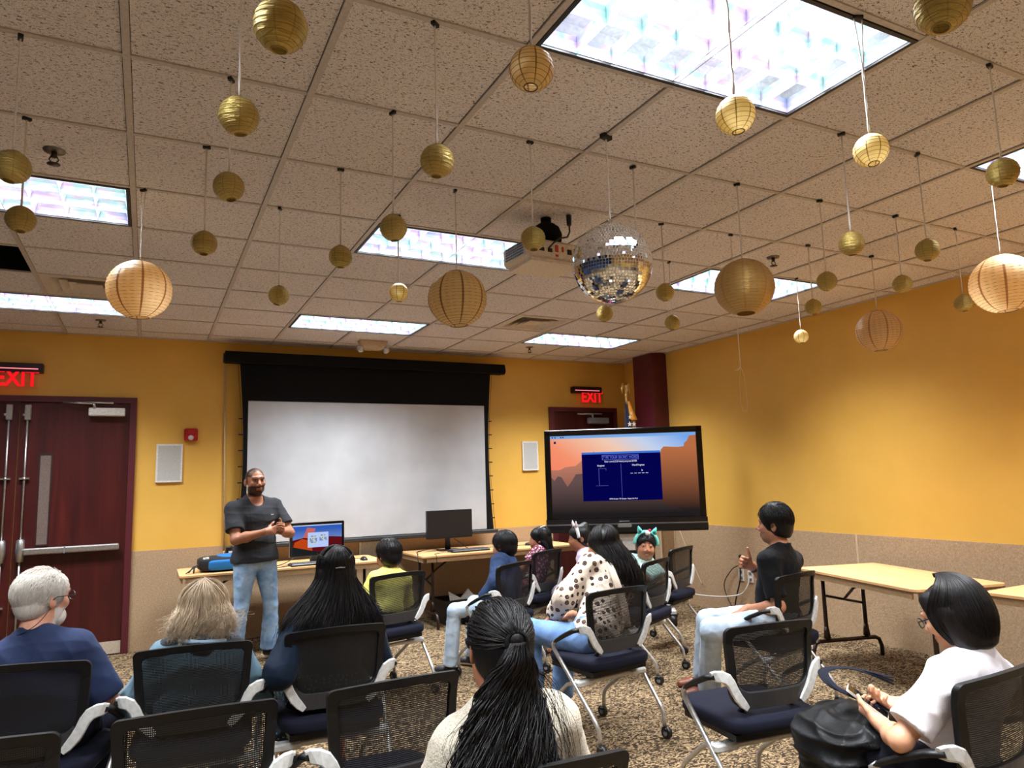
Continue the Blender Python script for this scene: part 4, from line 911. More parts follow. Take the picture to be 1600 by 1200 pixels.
        MB().tube([(s_*0.213-0.012, 0.252, 0.033), (s_*0.213+0.012, 0.252, 0.033)], 0.033, 16).box((s_*0.213, 0.246, 0.050), (0.034, 0.04, 0.024), 0, None, 0.006).tube([(s_*0.213-0.0135, 0.252, 0.030), (s_*0.213+0.0135, 0.252, 0.030)], 0.014, 12, 1).build('caster', [M_CAST, M_GREY], fl)
    MB().box((0, -0.085, 0.345), (0.50, 0.030, 0.022), 0, None, 0.005).box((-0.20, -0.085, 0.345), (0.12, 0.055, 0.034), 0, None, 0.008).box((0.20, -0.085, 0.345), (0.12, 0.06, 0.03), 0, None, 0.008).build('crossbar', M_CARM, t)
    for s_ in (-1, 1): MB().tube([(s_*0.12, -0.15, 0.53), (s_*0.13, -0.10, 0.47), (s_*0.15, -0.06, 0.36)], 0.013, 8).build('back_support', M_CFRAME, t)
    return t
CHAIRS = [  # back-top centre x, y, heading, label
    (-0.40, 3.36, -14, 'black mesh chair holding the white-haired man at left'),
    (-0.42, 2.42, -8, 'black mesh chair whose top corner shows at the bottom left edge'),
    (0.195, 3.33, -5, 'black mesh chair of the person with messy grey hair'),
    (0.155, 2.39, -3, 'empty black mesh chair at bottom left, behind the grey-haired person'),
    (0.79, 3.35, -1.6, 'black mesh chair of the long-haired woman in navy'),
    (0.76, 2.37, 2, 'empty black mesh chair at bottom centre, left of the cream sweater'),
    (1.63, 5.02, 14, 'black mesh chair of the child in the yellow shirt'),
    (0.83, 1.50, -4, 'black mesh chair under the woman in the cream sweater, top edge showing at bottom'),
    (2.45, 3.50, 7, 'black mesh chair of the woman in the patterned blouse'),
    (2.58, 5.03, 26, 'black mesh chair of the boy in the blue jacket'),
    (3.23, 5.68, 27, 'black mesh chair of the girl with silver hair clips'),
    (3.62, 5.22, 27, 'black mesh chair of the child in pink and white'),
    (3.52, 4.50, 27, 'black mesh chair in front of the girl with the teal cat ears'),
    (4.25, 5.08, 25, 'black mesh chair nearest the display stand, white cable behind it'),
    (3.70, 3.33, 12, 'black mesh chair of the man in the black polo shirt'),
    (2.41, 2.33, -7, 'empty black mesh chair at right, in front of the man in black'),
    (2.42, 1.40, 4, 'black mesh chair of the person in the white T-shirt'),
]
chair0 = make_chair()
CH = []
for k, (x, y, a, lab) in enumerate(CHAIRS):
    c = chair0 if k == 0 else copy_tree(chair0)
    r = math.radians(a); c.location = (x-0.215*math.sin(r), y+0.215*math.cos(r), 0); c.rotation_euler = (0, 0, r)
    tag(c, lab, 'chair', 'nesting mesh chairs of the audience'); CH.append(c)
# ------------------------------------------------------------------ people: one smooth field per body, clothes and hair as children
V = Vector
def npv(v): return np.array([v[0], v[1], v[2]], np.float32)
class Field:
    """smooth union of rounded cones and ellipsoids, meshed with surface nets"""
    def __init__(s, lo, hi, h):
        s.h = h; s.lo = np.array(lo, np.float32); n = np.ceil((np.array(hi)-s.lo)/h).astype(int)+2; s.n = n
        s.d = np.full(n, 0.25, np.float32); s.ax = [s.lo[k]+h*np.arange(n[k], dtype=np.float32) for k in range(3)]
    def _win(s, lo, hi):
        sl = []
        for k in range(3):
            a = max(0, int((lo[k]-s.lo[k])/s.h)-1); b = min(s.n[k], int((hi[k]-s.lo[k])/s.h)+3)
            if b <= a: return None
            sl.append(slice(a, b))
        X, Y, Z = np.meshgrid(s.ax[0][sl[0]], s.ax[1][sl[1]], s.ax[2][sl[2]], indexing='ij', sparse=True)
        return tuple(sl), X, Y, Z
    def _merge(s, sl, d, k, sub=False):
        o = s.d[sl]
        if sub: d = -d; h = np.maximum(k-np.abs(o-d), 0)/k; s.d[sl] = np.maximum(o, d)+h*h*k*0.25
        else: h = np.maximum(k-np.abs(o-d), 0)/k; s.d[sl] = np.minimum(o, d)-h*h*k*0.25
    def cone(s, a, b, r1, r2=None, k=0.02, sub=False, cut=None, cut2=None, fl=None):
        a, b = npv(a), npv(b); r2 = r1 if r2 is None else r2; pad = max(r1, r2)+0.05+k
        w = s._win(np.minimum(a, b)-pad, np.maximum(a, b)+pad)
        if w is None: return s
        sl, X, Y, Z = w; ab = b-a; L2 = max(float(ab@ab), 1e-9)
        px, py, pz = X-a[0], Y-a[1], Z-a[2]; t = np.clip((px*ab[0]+py*ab[1]+pz*ab[2])/L2, 0, 1)
        d = np.sqrt((px-t*ab[0])**2+(py-t*ab[1])**2+(pz-t*ab[2])**2)-(r1+(r2-r1)*t)
        for c in (cut, cut2):
            if c is not None:
                p, n = npv(c[0]), npv(V(c[1]).normalized()); d = np.maximum(d, (X-p[0])*n[0]+(Y-p[1])*n[1]+(Z-p[2])*n[2])
        s._merge(sl, d, k, sub); return s
    def ell(s, c, r, R=None, k=0.03, sub=False):
        c = npv(c); pad = max(r)+0.05+k; w = s._win(c-pad, c+pad)
        if w is None: return s
        sl, X, Y, Z = w; M = np.eye(3) if R is None else np.array(R.transposed() if hasattr(R, 'transposed') else R)
        px, py, pz = X-c[0], Y-c[1], Z-c[2]
        q = [M[i][0]*px+M[i][1]*py+M[i][2]*pz for i in range(3)]
        k0 = np.sqrt((q[0]/r[0])**2+(q[1]/r[1])**2+(q[2]/r[2])**2)+1e-6
        k1 = np.sqrt((q[0]/r[0]**2)**2+(q[1]/r[1]**2)**2+(q[2]/r[2]**2)**2)+1e-6
        s._merge(sl, (k0*(k0-1)/k1).astype(np.float32), k, sub); return s
    def cut(s, p, n):
        n = V(n).normalized(); X, Y, Z = np.meshgrid(*s.ax, indexing='ij', sparse=True)
        s.d = np.maximum(s.d, (X-p[0])*n[0]+(Y-p[1])*n[1]+(Z-p[2])*n[2]); return s
    def mesh(s, name, mats, fold=0.0, fseed=0, fscale=1.0):
        d = s.d; d[0], d[-1] = 0.1, 0.1; d[:, 0], d[:, -1] = 0.1, 0.1; d[:, :, 0], d[:, :, -1] = 0.1, 0.1
        ins = d < 0; cnt = np.zeros(np.array(d.shape)-1, np.int8)
        for i in (0, 1):
            for j in (0, 1):
                for k in (0, 1): cnt += ins[i:i+cnt.shape[0], j:j+cnt.shape[1], k:k+cnt.shape[2]]
        act = (cnt > 0) & (cnt < 8); idx = np.argwhere(act); num = np.full(act.shape, -1, np.int64); num[act] = np.arange(len(idx))
        C = {}
        for i in (0, 1):
            for j in (0, 1):
                for k in (0, 1): C[i, j, k] = d[idx[:, 0]+i, idx[:, 1]+j, idx[:, 2]+k]
        acc = np.zeros((len(idx), 3)); wt = np.zeros(len(idx))
        for a in C:
            for ax in range(3):
                if a[ax]: continue
                b = list(a); b[ax] = 1; b = tuple(b); m = (C[a] < 0) != (C[b] < 0); t = np.where(m, C[a]/(C[a]-C[b]+1e-12), 0)
                p = np.tile(np.array(a, float), (len(idx), 1)); p[:, ax] += t; acc += p*m[:, None]; wt += m
        vs = s.lo+(idx+acc/wt[:, None])*s.h; faces = []
        for ax in range(3):
            sh = [slice(1, -1)]*3; sh[ax] = slice(0, -1); a = ins[tuple(sh)]; sh2 = list(sh); sh2[ax] = slice(1, None); b = ins[tuple(sh2)]
            e = np.argwhere(a != b); off = np.ones(3, int); off[ax] = 0; e = e+off; u, v = [(1, 2), (2, 0), (0, 1)][ax]
            q = []
            for du, dv in ((-1, -1), (0, -1), (0, 0), (-1, 0)):
                c = e.copy(); c[:, u] += du; c[:, v] += dv; q.append(num[c[:, 0], c[:, 1], c[:, 2]])
            q = np.stack(q, 1); ie = e; fl = ins[ie[:, 0], ie[:, 1], ie[:, 2]]; q[~fl] = q[~fl][:, ::-1]; faces.append(q)
        F = np.concatenate(faces)
        if fold > 0:
            rs = np.random.RandomState(fseed+7); w = np.zeros(len(vs))
            for _ in range(7):
                kv = rs.normal(0, 1, 3); kv[2] *= 1.5; kv *= rs.uniform(14, 42)*fscale/np.linalg.norm(kv)
                ph = vs@kv+1.3*np.sin(vs@rs.normal(0, 9, 3)+rs.uniform(0, 6)); w += (1-np.abs(np.sin(ph)))**2
            G = np.gradient(d, s.h); ii = np.clip(((vs-s.lo)/s.h).round().astype(int), 0, np.array(d.shape)-1)
            N = np.stack([g[ii[:, 0], ii[:, 1], ii[:, 2]] for g in G], 1); N /= np.linalg.norm(N, axis=1)[:, None]+1e-9
            vs = vs+N*((w-1.6)*fold)[:, None]
        me = bpy.data.meshes.new(name); me.vertices.add(len(vs)); me.vertices.foreach_set('co', vs.astype(np.float32).ravel())
        me.loops.add(len(F)*4); me.loops.foreach_set('vertex_index', F.astype(np.int32).ravel())
        me.polygons.add(len(F)); me.polygons.foreach_set('loop_start', np.arange(len(F), dtype=np.int32)*4)
        me.update(calc_edges=True); me.polygons.foreach_set('use_smooth', np.ones(len(F), bool))
        for m in (mats if isinstance(mats, list) else [mats]): me.materials.append(m)
        return me, vs
def rotm(yaw=0, pitch=0, roll=0):    # degrees: turn left, look down, tilt right
    return (Matrix.Rotation(math.radians(yaw), 3, 'Z') @ Matrix.Rotation(math.radians(-pitch), 3, 'X') @ Matrix.Rotation(math.radians(roll), 3, 'Y'))
def ik(a, b, l1, l2, pole):
    a, b = V(a), V(b); d = b-a; L = min(d.length, (l1+l2)*0.998); d.normalize(); b = a+d*L
    x = (l1*l1-l2*l2+L*L)/(2*L); h = math.sqrt(max(0, l1*l1-x*x)); p = V(pole); p = (p-d*p.dot(d)).normalized(); return a+d*x+p*h, b
def m_skin():
    t = NT('skin'); at = t.n('ShaderNodeAttribute', _attribute_name='tone'); f = t.noise(t.co(), 70, 3)
    c = t.mix(0.25, at.outputs['Color'], t.ramp(f, [(0.3, (0.75, 0.72, 0.70, 1)), (0.7, (1.15, 1.12, 1.1, 1))]), 'MULTIPLY')
    b = t.bsdf(c, 0.48, 0, t.bump(t.noise(t.co(), 420, 2), 0.08, 0.002), 0.35); b.inputs['Subsurface Weight'].default_value = 0.12; b.inputs['Subsurface Radius'].default_value = (0.012, 0.005, 0.003); b.inputs['Subsurface Scale'].default_value = 0.5
    return t.m
M_SKIN = m_skin()
def m_hair(name, cols, rough=0.36, spec=0.55):
    t = NT(name); f = t.noise(t.co((160, 160, 9)), 1.0, 3, 0.6); g = t.noise(t.co((18, 18, 6)), 1.0, 2)
    c = t.ramp(t.math('ADD', t.math('MULTIPLY', f, 0.6), t.math('MULTIPLY', g, 0.4)), [(0.32, cols[0]), (0.52, cols[1]), (0.70, cols[2])])
    b = t.bsdf(c, rough, 0, t.bump(f, 0.35, 0.003), spec); b.inputs['Anisotropic'].default_value = 0.5; return t.m
H_BLACK = m_hair('black_hair', (S(9, 8, 9), S(15, 13, 14), S(24, 21, 22)), 0.48, 0.35); H_BROWN = m_hair('dark_brown_hair', (S(24, 15, 12), S(40, 24, 19), S(62, 40, 32)), 0.48, 0.35)
H_GREY = m_hair('grey_blond_hair', (S(150, 126, 100), S(190, 168, 138), S(222, 204, 176)), 0.45); H_WHITE = m_hair('white_hair', (S(196, 188, 178), S(222, 216, 206), S(240, 236, 228)), 0.45)
H_SOFT = m_hair('soft_black_hair', (S(10, 8, 8), S(19, 15, 15), S(34, 27, 26)), 0.48, 0.35)
def m_cloth(name, col, rough=0.85, nz=0.35, scale=500, var=0.12):
    t = NT(name); f = t.noise(t.co(), 9, 3); g = t.noise(t.co(), scale, 2)
    c = t.ramp(f, [(0.3, tuple(x*(1-var) for x in col[:3])), (0.7, tuple(min(1, x*(1+var)) for x in col[:3]))])
    c = t.mix(0.25, c, t.ramp(g, [(0.3, (0.7, 0.7, 0.7, 1)), (0.7, (1.2, 1.2, 1.2, 1))]), 'MULTIPLY')
    b = t.bsdf(c, rough, 0, t.bump(g, nz, 0.003), 0.2); b.inputs['Sheen Weight'].default_value = 0.03; return t.m
def m_denim(name, a, b_, fade=True):
    t = NT(name); f = t.noise(t.co(), 7, 4, 0.6); g = t.noise(t.co((500, 500, 900), (0.3, 0.2, 0)), 1.0, 2)
    c = t.ramp(f, [(0.35, a), (0.65, b_)]); c = t.mix(0.35, c, t.ramp(g, [(0.3, (0.6, 0.65, 0.7, 1)), (0.7, (1.25, 1.22, 1.2, 1))]), 'MULTIPLY')
    t.bsdf(c, 0.85, 0, t.bump(g, 0.3, 0.002), 0.2); return t.m
TONE = {'brown': S(160, 106, 78), 'tan': S(176, 122, 92), 'fair': S(224, 164, 136), 'light': S(214, 160, 126), 'child': S(168, 112, 82)}

class Person:
    def __init__(s, name, label, x, y, rz, sc=1.0, head=(0, 0.06, 1.1), hrot=(0, 0, 0), pelvis=(0, -0.03, 0.58), tone='brown', shw=1.0, bulk=1.0, tyaw=0.0, hs=1.0, belly=0.0, bust=0.0, vox=0.006, neckl=1.0, cat='person'):
        s.root = empty('person', (x, y, 0), math.radians(rz), label, cat); s.s = sc; s.hs = sc**0.4*hs*0.98; s.vox = vox; s.tone = TONE[tone]; s.bulk = bulk
        s.H = V(head); s.HR = rotm(*hrot); s.P = V(pelvis); s.shw = shw; s.belly = belly; s.bust = bust
        NR = rotm(hrot[0]*0.4+tyaw*0.6, hrot[1]*0.5, hrot[2]*0.5)
        s.N = s.H+NR @ V((0, -0.030, -0.168*neckl))*s.hs
        T = (s.N-s.P); s.T = T; z = T.normalized(); x_ = V((math.cos(math.radians(tyaw)), math.sin(math.radians(tyaw)), 0)); x_ = (x_-z*x_.dot(z)).normalized(); y_ = z.cross(x_)
        s.R = Matrix((x_, y_, z)).transposed()
        s.sh = {q: s.N+s.R @ V((q*0.168*shw*sc, 0.0, -0.062*sc)) for q in (-1, 1)}
        s.arm, s.leg, s.fingers = {}, {}, {}
        s.hsc = 1.0
    def hp(s, x, y, z): return s.H+s.HR @ (V((x, y, z))*s.hs)
    def tp(s, x, y, z): return s.P+s.R @ V((x*s.s, y*s.s, z*s.T.length))      # torso frame, z as a share of its length
    def arms(s, q, wrist, pole, l1=0.285, l2=0.25):
        e, w_ = ik(s.sh[q], wrist, l1*s.s, l2*s.s, pole); s.arm[q] = (s.sh[q], e, w_); return s
    def hand(s, q, d, n, curl=(0.5, 0.5, 0.5, 0.5), thumb=(0.4, 0.5), spread=0.0, thumb_dir=None):
        s.fingers[q] = (V(d).normalized(), V(n).normalized(), curl, thumb, spread, thumb_dir); return s
    def legs(s, q, knee, ankle, toe=(0, 1, 0)):
        hip = s.P+V((q*0.088*s.s, 0.02, -0.02*s.s)); s.leg[q] = (hip, V(knee), V(ankle), V(toe).normalized()); return s
    def bounds(s, pad=0.16):
        pts = [s.H, s.P, s.N]+[p for a in s.arm.values() for p in a]+[p for l in s.leg.values() for p in l[:3]]
        for q in s.fingers: pts.append(s.arm[q][2]+s.fingers[q][0]*0.18)
        for q in s.leg: pts.append(s.leg[q][2]+s.leg[q][3]*0.15)
        a = np.array([tuple(p) for p in pts]); return a.min(0)-pad, a.max(0)+pad
    def torso(s, f, o=0.0, hip=True, k=0.05, top=True):
        c, b = s.s, s.bulk; L = s.T.length; R = s.R
        f.ell(s.tp(0, 0.0, 0.03), (0.158*c*b+o, 0.115*c*b+o, 0.115*c+o), R, k)
        f.ell(s.tp(0, 0.012+s.belly*0.4, 0.34), ((0.136+s.belly*0.5)*c*b+o, (0.100+s.belly)*c*b+o, 0.30*L+o), R, k)
        f.ell(s.tp(0, 0.006, 0.68), (0.150*c*b*s.shw**0.7+o, 0.105*c*b+o, 0.30*L+o), R, k)
        if s.bust:
            for q in (-1, 1): f.ell(s.tp(q*0.07, 0.085, 0.66), (0.062*c+o, 0.055*c+o, 0.065*c+o), R, 0.04)
        for q in (-1, 1):
            f.cone(s.tp(q*0.05, -0.01, 0.88), s.sh[q]+s.R @ V((-q*0.012, -0.005, 0.004))*c, 0.066*c+o, 0.054*c+o, k)
            f.cone(s.N+s.HR @ V((0, 0.0, 0.03))*c, s.sh[q]+s.R @ V((-q*0.05, 0, 0.012))*c, 0.040*c+o, 0.040*c+o, 0.04)
    def body(s):
        lo, hi = s.bounds(); f = Field(lo, hi, s.vox); c, h = s.s, s.hs; b = s.bulk
        s.torso(f)
        f.cone(s.N+s.R @ V((0, 0, -0.03))*c, s.hp(0, -0.018, -0.055), 0.058*c, 0.053*h, 0.04)
        for q, (a, e, w_) in s.arm.items():
            f.cone(a, a+(e-a)*0.5, 0.052*c*b, 0.044*c*b, 0.03); f.cone(a+(e-a)*0.5, e, 0.044*c*b, 0.036*c*b, 0.03)
            f.cone(e, e+(w_-e)*0.35, 0.037*c*b, 0.038*c*b, 0.02); f.cone(e+(w_-e)*0.35, w_, 0.038*c*b, 0.026*c, 0.02)
        for q, (a, kn, an, toe) in s.leg.items():
            f.cone(a, kn, 0.082*c*b, 0.052*c, 0.04); f.cone(kn, kn+(an-kn)*0.35, 0.05*c, 0.052*c, 0.02); f.cone(kn+(an-kn)*0.35, an, 0.052*c, 0.034*c, 0.02)
            f.cone(an+V((0, 0, -0.02*c)), an+toe*0.10*c+V((0, 0, -0.045*c)), 0.034*c, 0.028*c, 0.02); f.cone(an+V((0, 0, -0.04*c))-toe*0.02*c, an+toe*0.15*c+V((0, 0, -0.055*c)), 0.03*c, 0.02*c, 0.02)
        # head and face
        R = s.HR
        def E(p, r, k=0.02, sub=False, RR=None): f.ell(s.hp(*p), tuple(v*h for v in r), R if RR is None else R @ RR, k, sub)
        def K(p, q_, r1, r2, k=0.01, sub=False): f.cone(s.hp(*p), s.hp(*q_), r1*h, r2*h, k, sub)
        kid = s.s < 0.8
        E((0, -0.014, 0.032), (0.075, 0.094, 0.083)); E((0, 0.030, -0.025), (0.062 if kid else 0.060, 0.060, 0.076 if kid else 0.080), 0.03); E((0, 0.052, -0.084 if kid else -0.086), (0.026 if kid else 0.030, 0.028, 0.022), 0.035)
        if kid:
            for q in (-1, 1): E((q*0.034, 0.058, -0.036), (0.030, 0.028, 0.028), 0.03)
        for q in (-1, 1):
            E((q*0.045, 0.010, -0.062), (0.018, 0.035, 0.030), 0.03)
            if not kid: E((q*0.040, 0.066, -0.018), (0.022, 0.020, 0.020), 0.02)
            E((q*0.031, 0.100 if kid else 0.098, 0.012 if kid else 0.014), (0.019, 0.015 if kid else 0.018, 0.011), 0.014, True)
            E((q*0.079, -0.012, -0.004), (0.009, 0.021, 0.032), 0.008, False, Matrix.Rotation(q*0.35, 3, 'Z')); E((q*0.092, -0.006, 0.002), (0.006, 0.011, 0.018), 0.006, True)
        if not kid: K((-0.042, 0.078, 0.034), (0.042, 0.078, 0.034), 0.011, 0.011, 0.018)
        K((0, 0.084, 0.012), (0, 0.100 if kid else 0.108, -0.020), 0.006 if kid else 0.008, 0.0105 if kid else 0.013, 0.014)
        for q in (-1, 1): E((q*0.013, 0.096, -0.028), (0.009, 0.011, 0.008), 0.008)
        K((-0.018, 0.085, -0.054), (0.018, 0.085, -0.054), 0.008, 0.008, 0.008); K((-0.015, 0.084, -0.066), (0.015, 0.084, -0.066), 0.008, 0.008, 0.008)
        K((-0.022, 0.096, -0.060), (0.022, 0.096, -0.060), 0.003, 0.003, 0.004, True)
        for q in (-1, 1): E((q*0.031, 0.074, 0.013), (0.0145, 0.0145, 0.0125), 0.004)
        for q, (d, n, curl, thumb, spread, td) in s.fingers.items(): s._hand(f, q, d, n, curl, thumb, spread, td)
        me, vs = f.mesh('body', M_SKIN); s.me, s.vs = me, vs
        s.col = np.tile(np.array(s.tone), (len(vs), 1)); hl = (vs-np.array(s.H))@np.array(s.HR)/h; s.hl = hl; inh = (np.abs(hl) < 0.15).all(1)
        def paint(mask, c, a=1.0): m = mask & inh; s.col[m] = s.col[m]*(1-a)+np.array(c)*a
        s.paint = paint; X, Y, Z = hl.T; dk = tuple(v*0.06 for v in s.tone[:3])+(1,)
        paint((np.abs(np.abs(X)-0.031) < 0.019) & (np.abs(Z-0.038-0.10*(0.031-np.abs(np.abs(X)-0.031))) < 0.0055) & (Y > 0.055), dk, 0.9)
        ey = (((np.abs(X)-0.031)/0.0120)**2+((Z-0.0125)/0.0048)**2 < 1) & (Y > 0.06); paint(ey, S(190, 180, 172))
        paint(ey & (((np.abs(X)-0.031)**2+(Z-0.0135)**2) < 0.0066**2), S(24, 14, 10))
        paint((((np.abs(X)-0.031)/0.0165)**2+((Z-0.013)/0.0088)**2 < 1) & ~ey & (Y > 0.06) & (Z > 0.012), dk, 0.65)
        paint((np.abs(X) < 0.026) & (np.abs(Z+0.060) < 0.013*(1-(np.abs(X)/0.03)**2)) & (Y > 0.07), tuple(a*b_ for a, b_ in zip(s.tone[:3], (0.9, 0.62, 0.60)))+(1,), 0.8)
        return s
    def _hand(s, f, q, d, n, curl, thumb, spread, td):
        c = s.s*s.hsc; w_ = s.arm[q][2]; sd = d.cross(n)*q              # towards the little finger for either hand
        sd = -sd; th = -sd
        kn = []
        for i, (o, L) in enumerate(((-0.030, 0.086), (-0.010, 0.090), (0.010, 0.086), (0.028, 0.078))):
            p = w_+(d*L+sd*o)*c; kn.append(p); f.cone(w_+(d*0.012+sd*o*0.45)*c, p, 0.0145*c, 0.0115*c, 0.012)
            dd = (d+sd*(spread*o*12)).normalized(); a = 0.0; r = 0.0092*c; Lf = (0.072, 0.080, 0.075, 0.058)[i]*c
            for frac, g in ((0.45, 0.9), (0.31, 1.1), (0.24, 0.7)):
                a += curl[i]*g; v = dd*math.cos(a)+n*math.sin(a); p2 = p+v*Lf*frac; f.cone(p, p2, r, r*0.92, 0.004); p = p2; r *= 0.92
        f.cone(w_, w_+d*0.03*c, 0.026*c, 0.022*c, 0.02)
        b = w_+(d*0.022+th*0.016)*c; t1 = V(td).normalized() if td is not None else (d*0.75+th*0.62+n*0.25).normalized()
        p = b+(d*0.5+th*0.6+n*0.25).normalized()*0.038*c; f.cone(b, p, 0.0155*c, 0.0120*c, 0.012)
        p2 = p+t1*0.034*c; f.cone(p, p2, 0.0108*c, 0.0102*c, 0.006); t2 = (t1+(n*thumb[0] if td is None else V((0, 0, 0)))).normalized(); f.cone(p2, p2+t2*0.026*c, 0.0100*c, 0.0082*c, 0.005)
    def finish_body(s):
        at = s.me.attributes.new('tone', 'FLOAT_COLOR', 'POINT'); at.data.foreach_set('color', s.col.astype(np.float32).ravel()); return link_mesh('body', s.me, s.root)
    # ---- clothes
    def shirt(s, name, mat, sleeve=0.55, off=0.012, hem=-0.02, neck=0.072, fold=0.0016, loose=0.008, fscale=1.0, extra=None, vox=None, slv=None, necktilt=0.25, seed=1):
        lo, hi = s.bounds(); f = Field(lo, hi, vox or max(s.vox, 0.006)); c, b = s.s, s.bulk
        s.torso(f, off)
        if extra: extra(f)
        f.cut(s.tp(0, 0, hem), s.R @ V((0, 0, -1)))
        for q, (a, e, w_) in s.arm.items():
            r1, r2, r3 = (0.054*c*b+off, 0.045*c*b+off+loose, 0.036*c*b+off+loose) if slv is None else slv
            if sleeve <= 1:
                p = a+(e-a)*sleeve; f.cone(a, a+(e-a)*(sleeve+0.25), r1, r2, 0.03, cut=(p, e-a))
            else:
                p = e+(w_-e)*(sleeve-1); f.cone(a, e, r1, r2, 0.03); f.cone(e, e+(w_-e)*(sleeve-1+0.2), r2, r3*0.85, 0.025, cut=(p, w_-e))
        nd = (s.hp(0, -0.018, -0.055)-s.N).normalized(); nb = s.N-nd*0.02*c+s.R @ V((0, necktilt*0.1, 0))*c
        f.cone(nb+s.R @ V((0, 0.012, 0.0))*c, nb+nd*0.25, neck*c*0.86, neck*c*1.25, 0.01, True)
        me, _ = f.mesh(name, mat, fold, seed, fscale); return link_mesh(name, me, s.root)
    def collar(s, name, mat, r=0.068, h=0.03, th=0.006):
        nd = (s.hp(0, -0.018, -0.055)-s.N).normalized(); x = s.R @ V((1, 0, 0)); y = nd.cross(x).normalized(); x = y.cross(nd); m = MB(); rows = []
        for u in (-0.004, h*0.5, h, h*1.02, h*0.5, -0.006):
            k = len(rows); rr = r*s.s+(0 if k < 3 else th)+u*0.10; rows.append([s.N+nd*(u+0.004-0.020*math.sin(t)*0.6)+x*(rr*1.02*math.cos(t))+y*(rr*0.98*math.sin(t)) for t in np.linspace(PI/2+0.25, 2.5*PI-0.25, 33)])
        m.grid(rows); return m.build(name, mat, s.root)
    def pants(s, name, mat, off=0.012, end=0.96, fold=0.0018, top=0.10, loose=0.012, seed=3, flare=0.0):
        lo, hi = s.bounds(); f = Field(lo, hi, max(s.vox, 0.007)); c, b = s.s, s.bulk
        f.ell(s.tp(0, 0.0, 0.03), (0.160*c*b+off, 0.116*c*b+off, 0.118*c+off), s.R, 0.04); f.ell(s.tp(0, 0.005, 0.16), (0.148*c*b+off, 0.105*c*b+off, 0.12*c), s.R, 0.04)
        f.cut(s.tp(0, 0, top), s.R @ V((0, 0, 1)))
        for q, (a, kn, an, toe) in s.leg.items():
            p = kn+(an-kn)*end; f.cone(a, kn, 0.086*c*b+off, 0.056*c+off, 0.03); f.cone(kn, kn+(an-kn)*(end+0.1), 0.056*c+off, 0.044*c+off+loose+flare, 0.02, cut=(p, an-kn))
        me, _ = f.mesh(name, mat, fold, seed); return link_mesh(name, me, s.root)
    def shoes(s, mat, sole, name='shoe'):
        for q, (a, kn, an, toe) in s.leg.items():
            c = s.s; g = an.z-0.075*c; lo = np.array(an)-0.25; f = Field(lo, lo+0.5, 0.006); lz = V((0, 0, 1)); b0 = V((an.x, an.y, g))
            f.cone(b0+V((0, 0, 0.045*c))-toe*0.025*c, b0+V((0, 0, 0.040*c))+toe*0.10*c, 0.040*c, 0.040*c, 0.02); f.cone(b0+V((0, 0, 0.036*c))+toe*0.10*c, b0+V((0, 0, 0.034*c))+toe*0.165*c, 0.040*c, 0.031*c, 0.02)
            f.cone(b0+V((0, 0, 0.05*c))-toe*0.01*c, an+V((0, 0, 0.0)), 0.038*c, 0.040*c, 0.03, cut=(an+V((0, 0, 0.01)), (0, 0, 1))); f.cut(b0+V((0, 0, 0.006)), (0, 0, -1))
            me, vs = f.mesh(name, [mat, sole])
            cz = np.zeros(len(me.polygons)*3, np.float32); me.polygons.foreach_get('center', cz); me.polygons.foreach_set('material_index', (cz.reshape(-1, 3)[:, 2] < g+0.026*c).astype(np.int32)); link_mesh(name, me, s.root)
    # ---- hair
    def cap(s, mb_mat, off=0.012, nape=-0.07, hairline=0.062, name='hair', extra=None, strands=None, side=0.025, ears=True, vox=0.005, top=0.0, backk=0.0):
        """close cap of hair; strands is a list of (path, radius list) merged into the same mesh"""
        h = s.hs; c = np.array(s.H); f = Field(c-0.24, c+0.24, vox) if extra is None else Field(*extra['box'], vox); R = s.HR
        f.ell(s.hp(0, -0.016, 0.034+top/2), ((0.075+off)*h, (0.094+off+backk)*h, (0.083+off+top/2)*h), R, 0.02)
        f.ell(s.hp(0, -0.045, -0.02), ((0.066+off)*h, (0.058+off+backk)*h, (0.065+off)*h), R, 0.03)
        f.cut(s.hp(0, 0, nape), R @ V((0, 0.25, -1)))
        f.ell(s.hp(0, 0.105, -0.045), (0.088*h, 0.082*h, (0.045+hairline)*h), R, 0.008, True)
        for q in (-1, 1):
            f.cone(s.hp(q*0.10, 0.06, side-0.045), s.hp(q*0.10, 0.045, -0.13), 0.042*h, 0.05*h, 0.01, True)
            if ears: f.ell(s.hp(q*0.098, -0.004, -0.012), (0.026*h, 0.026*h, 0.040*h), R, 0.006, True)
        if extra: extra['fn'](f)
        me, _ = f.mesh(name, mb_mat)
        if strands: me = join_strands(me, strands, mb_mat, name)
        return link_mesh(name, me, s.root)
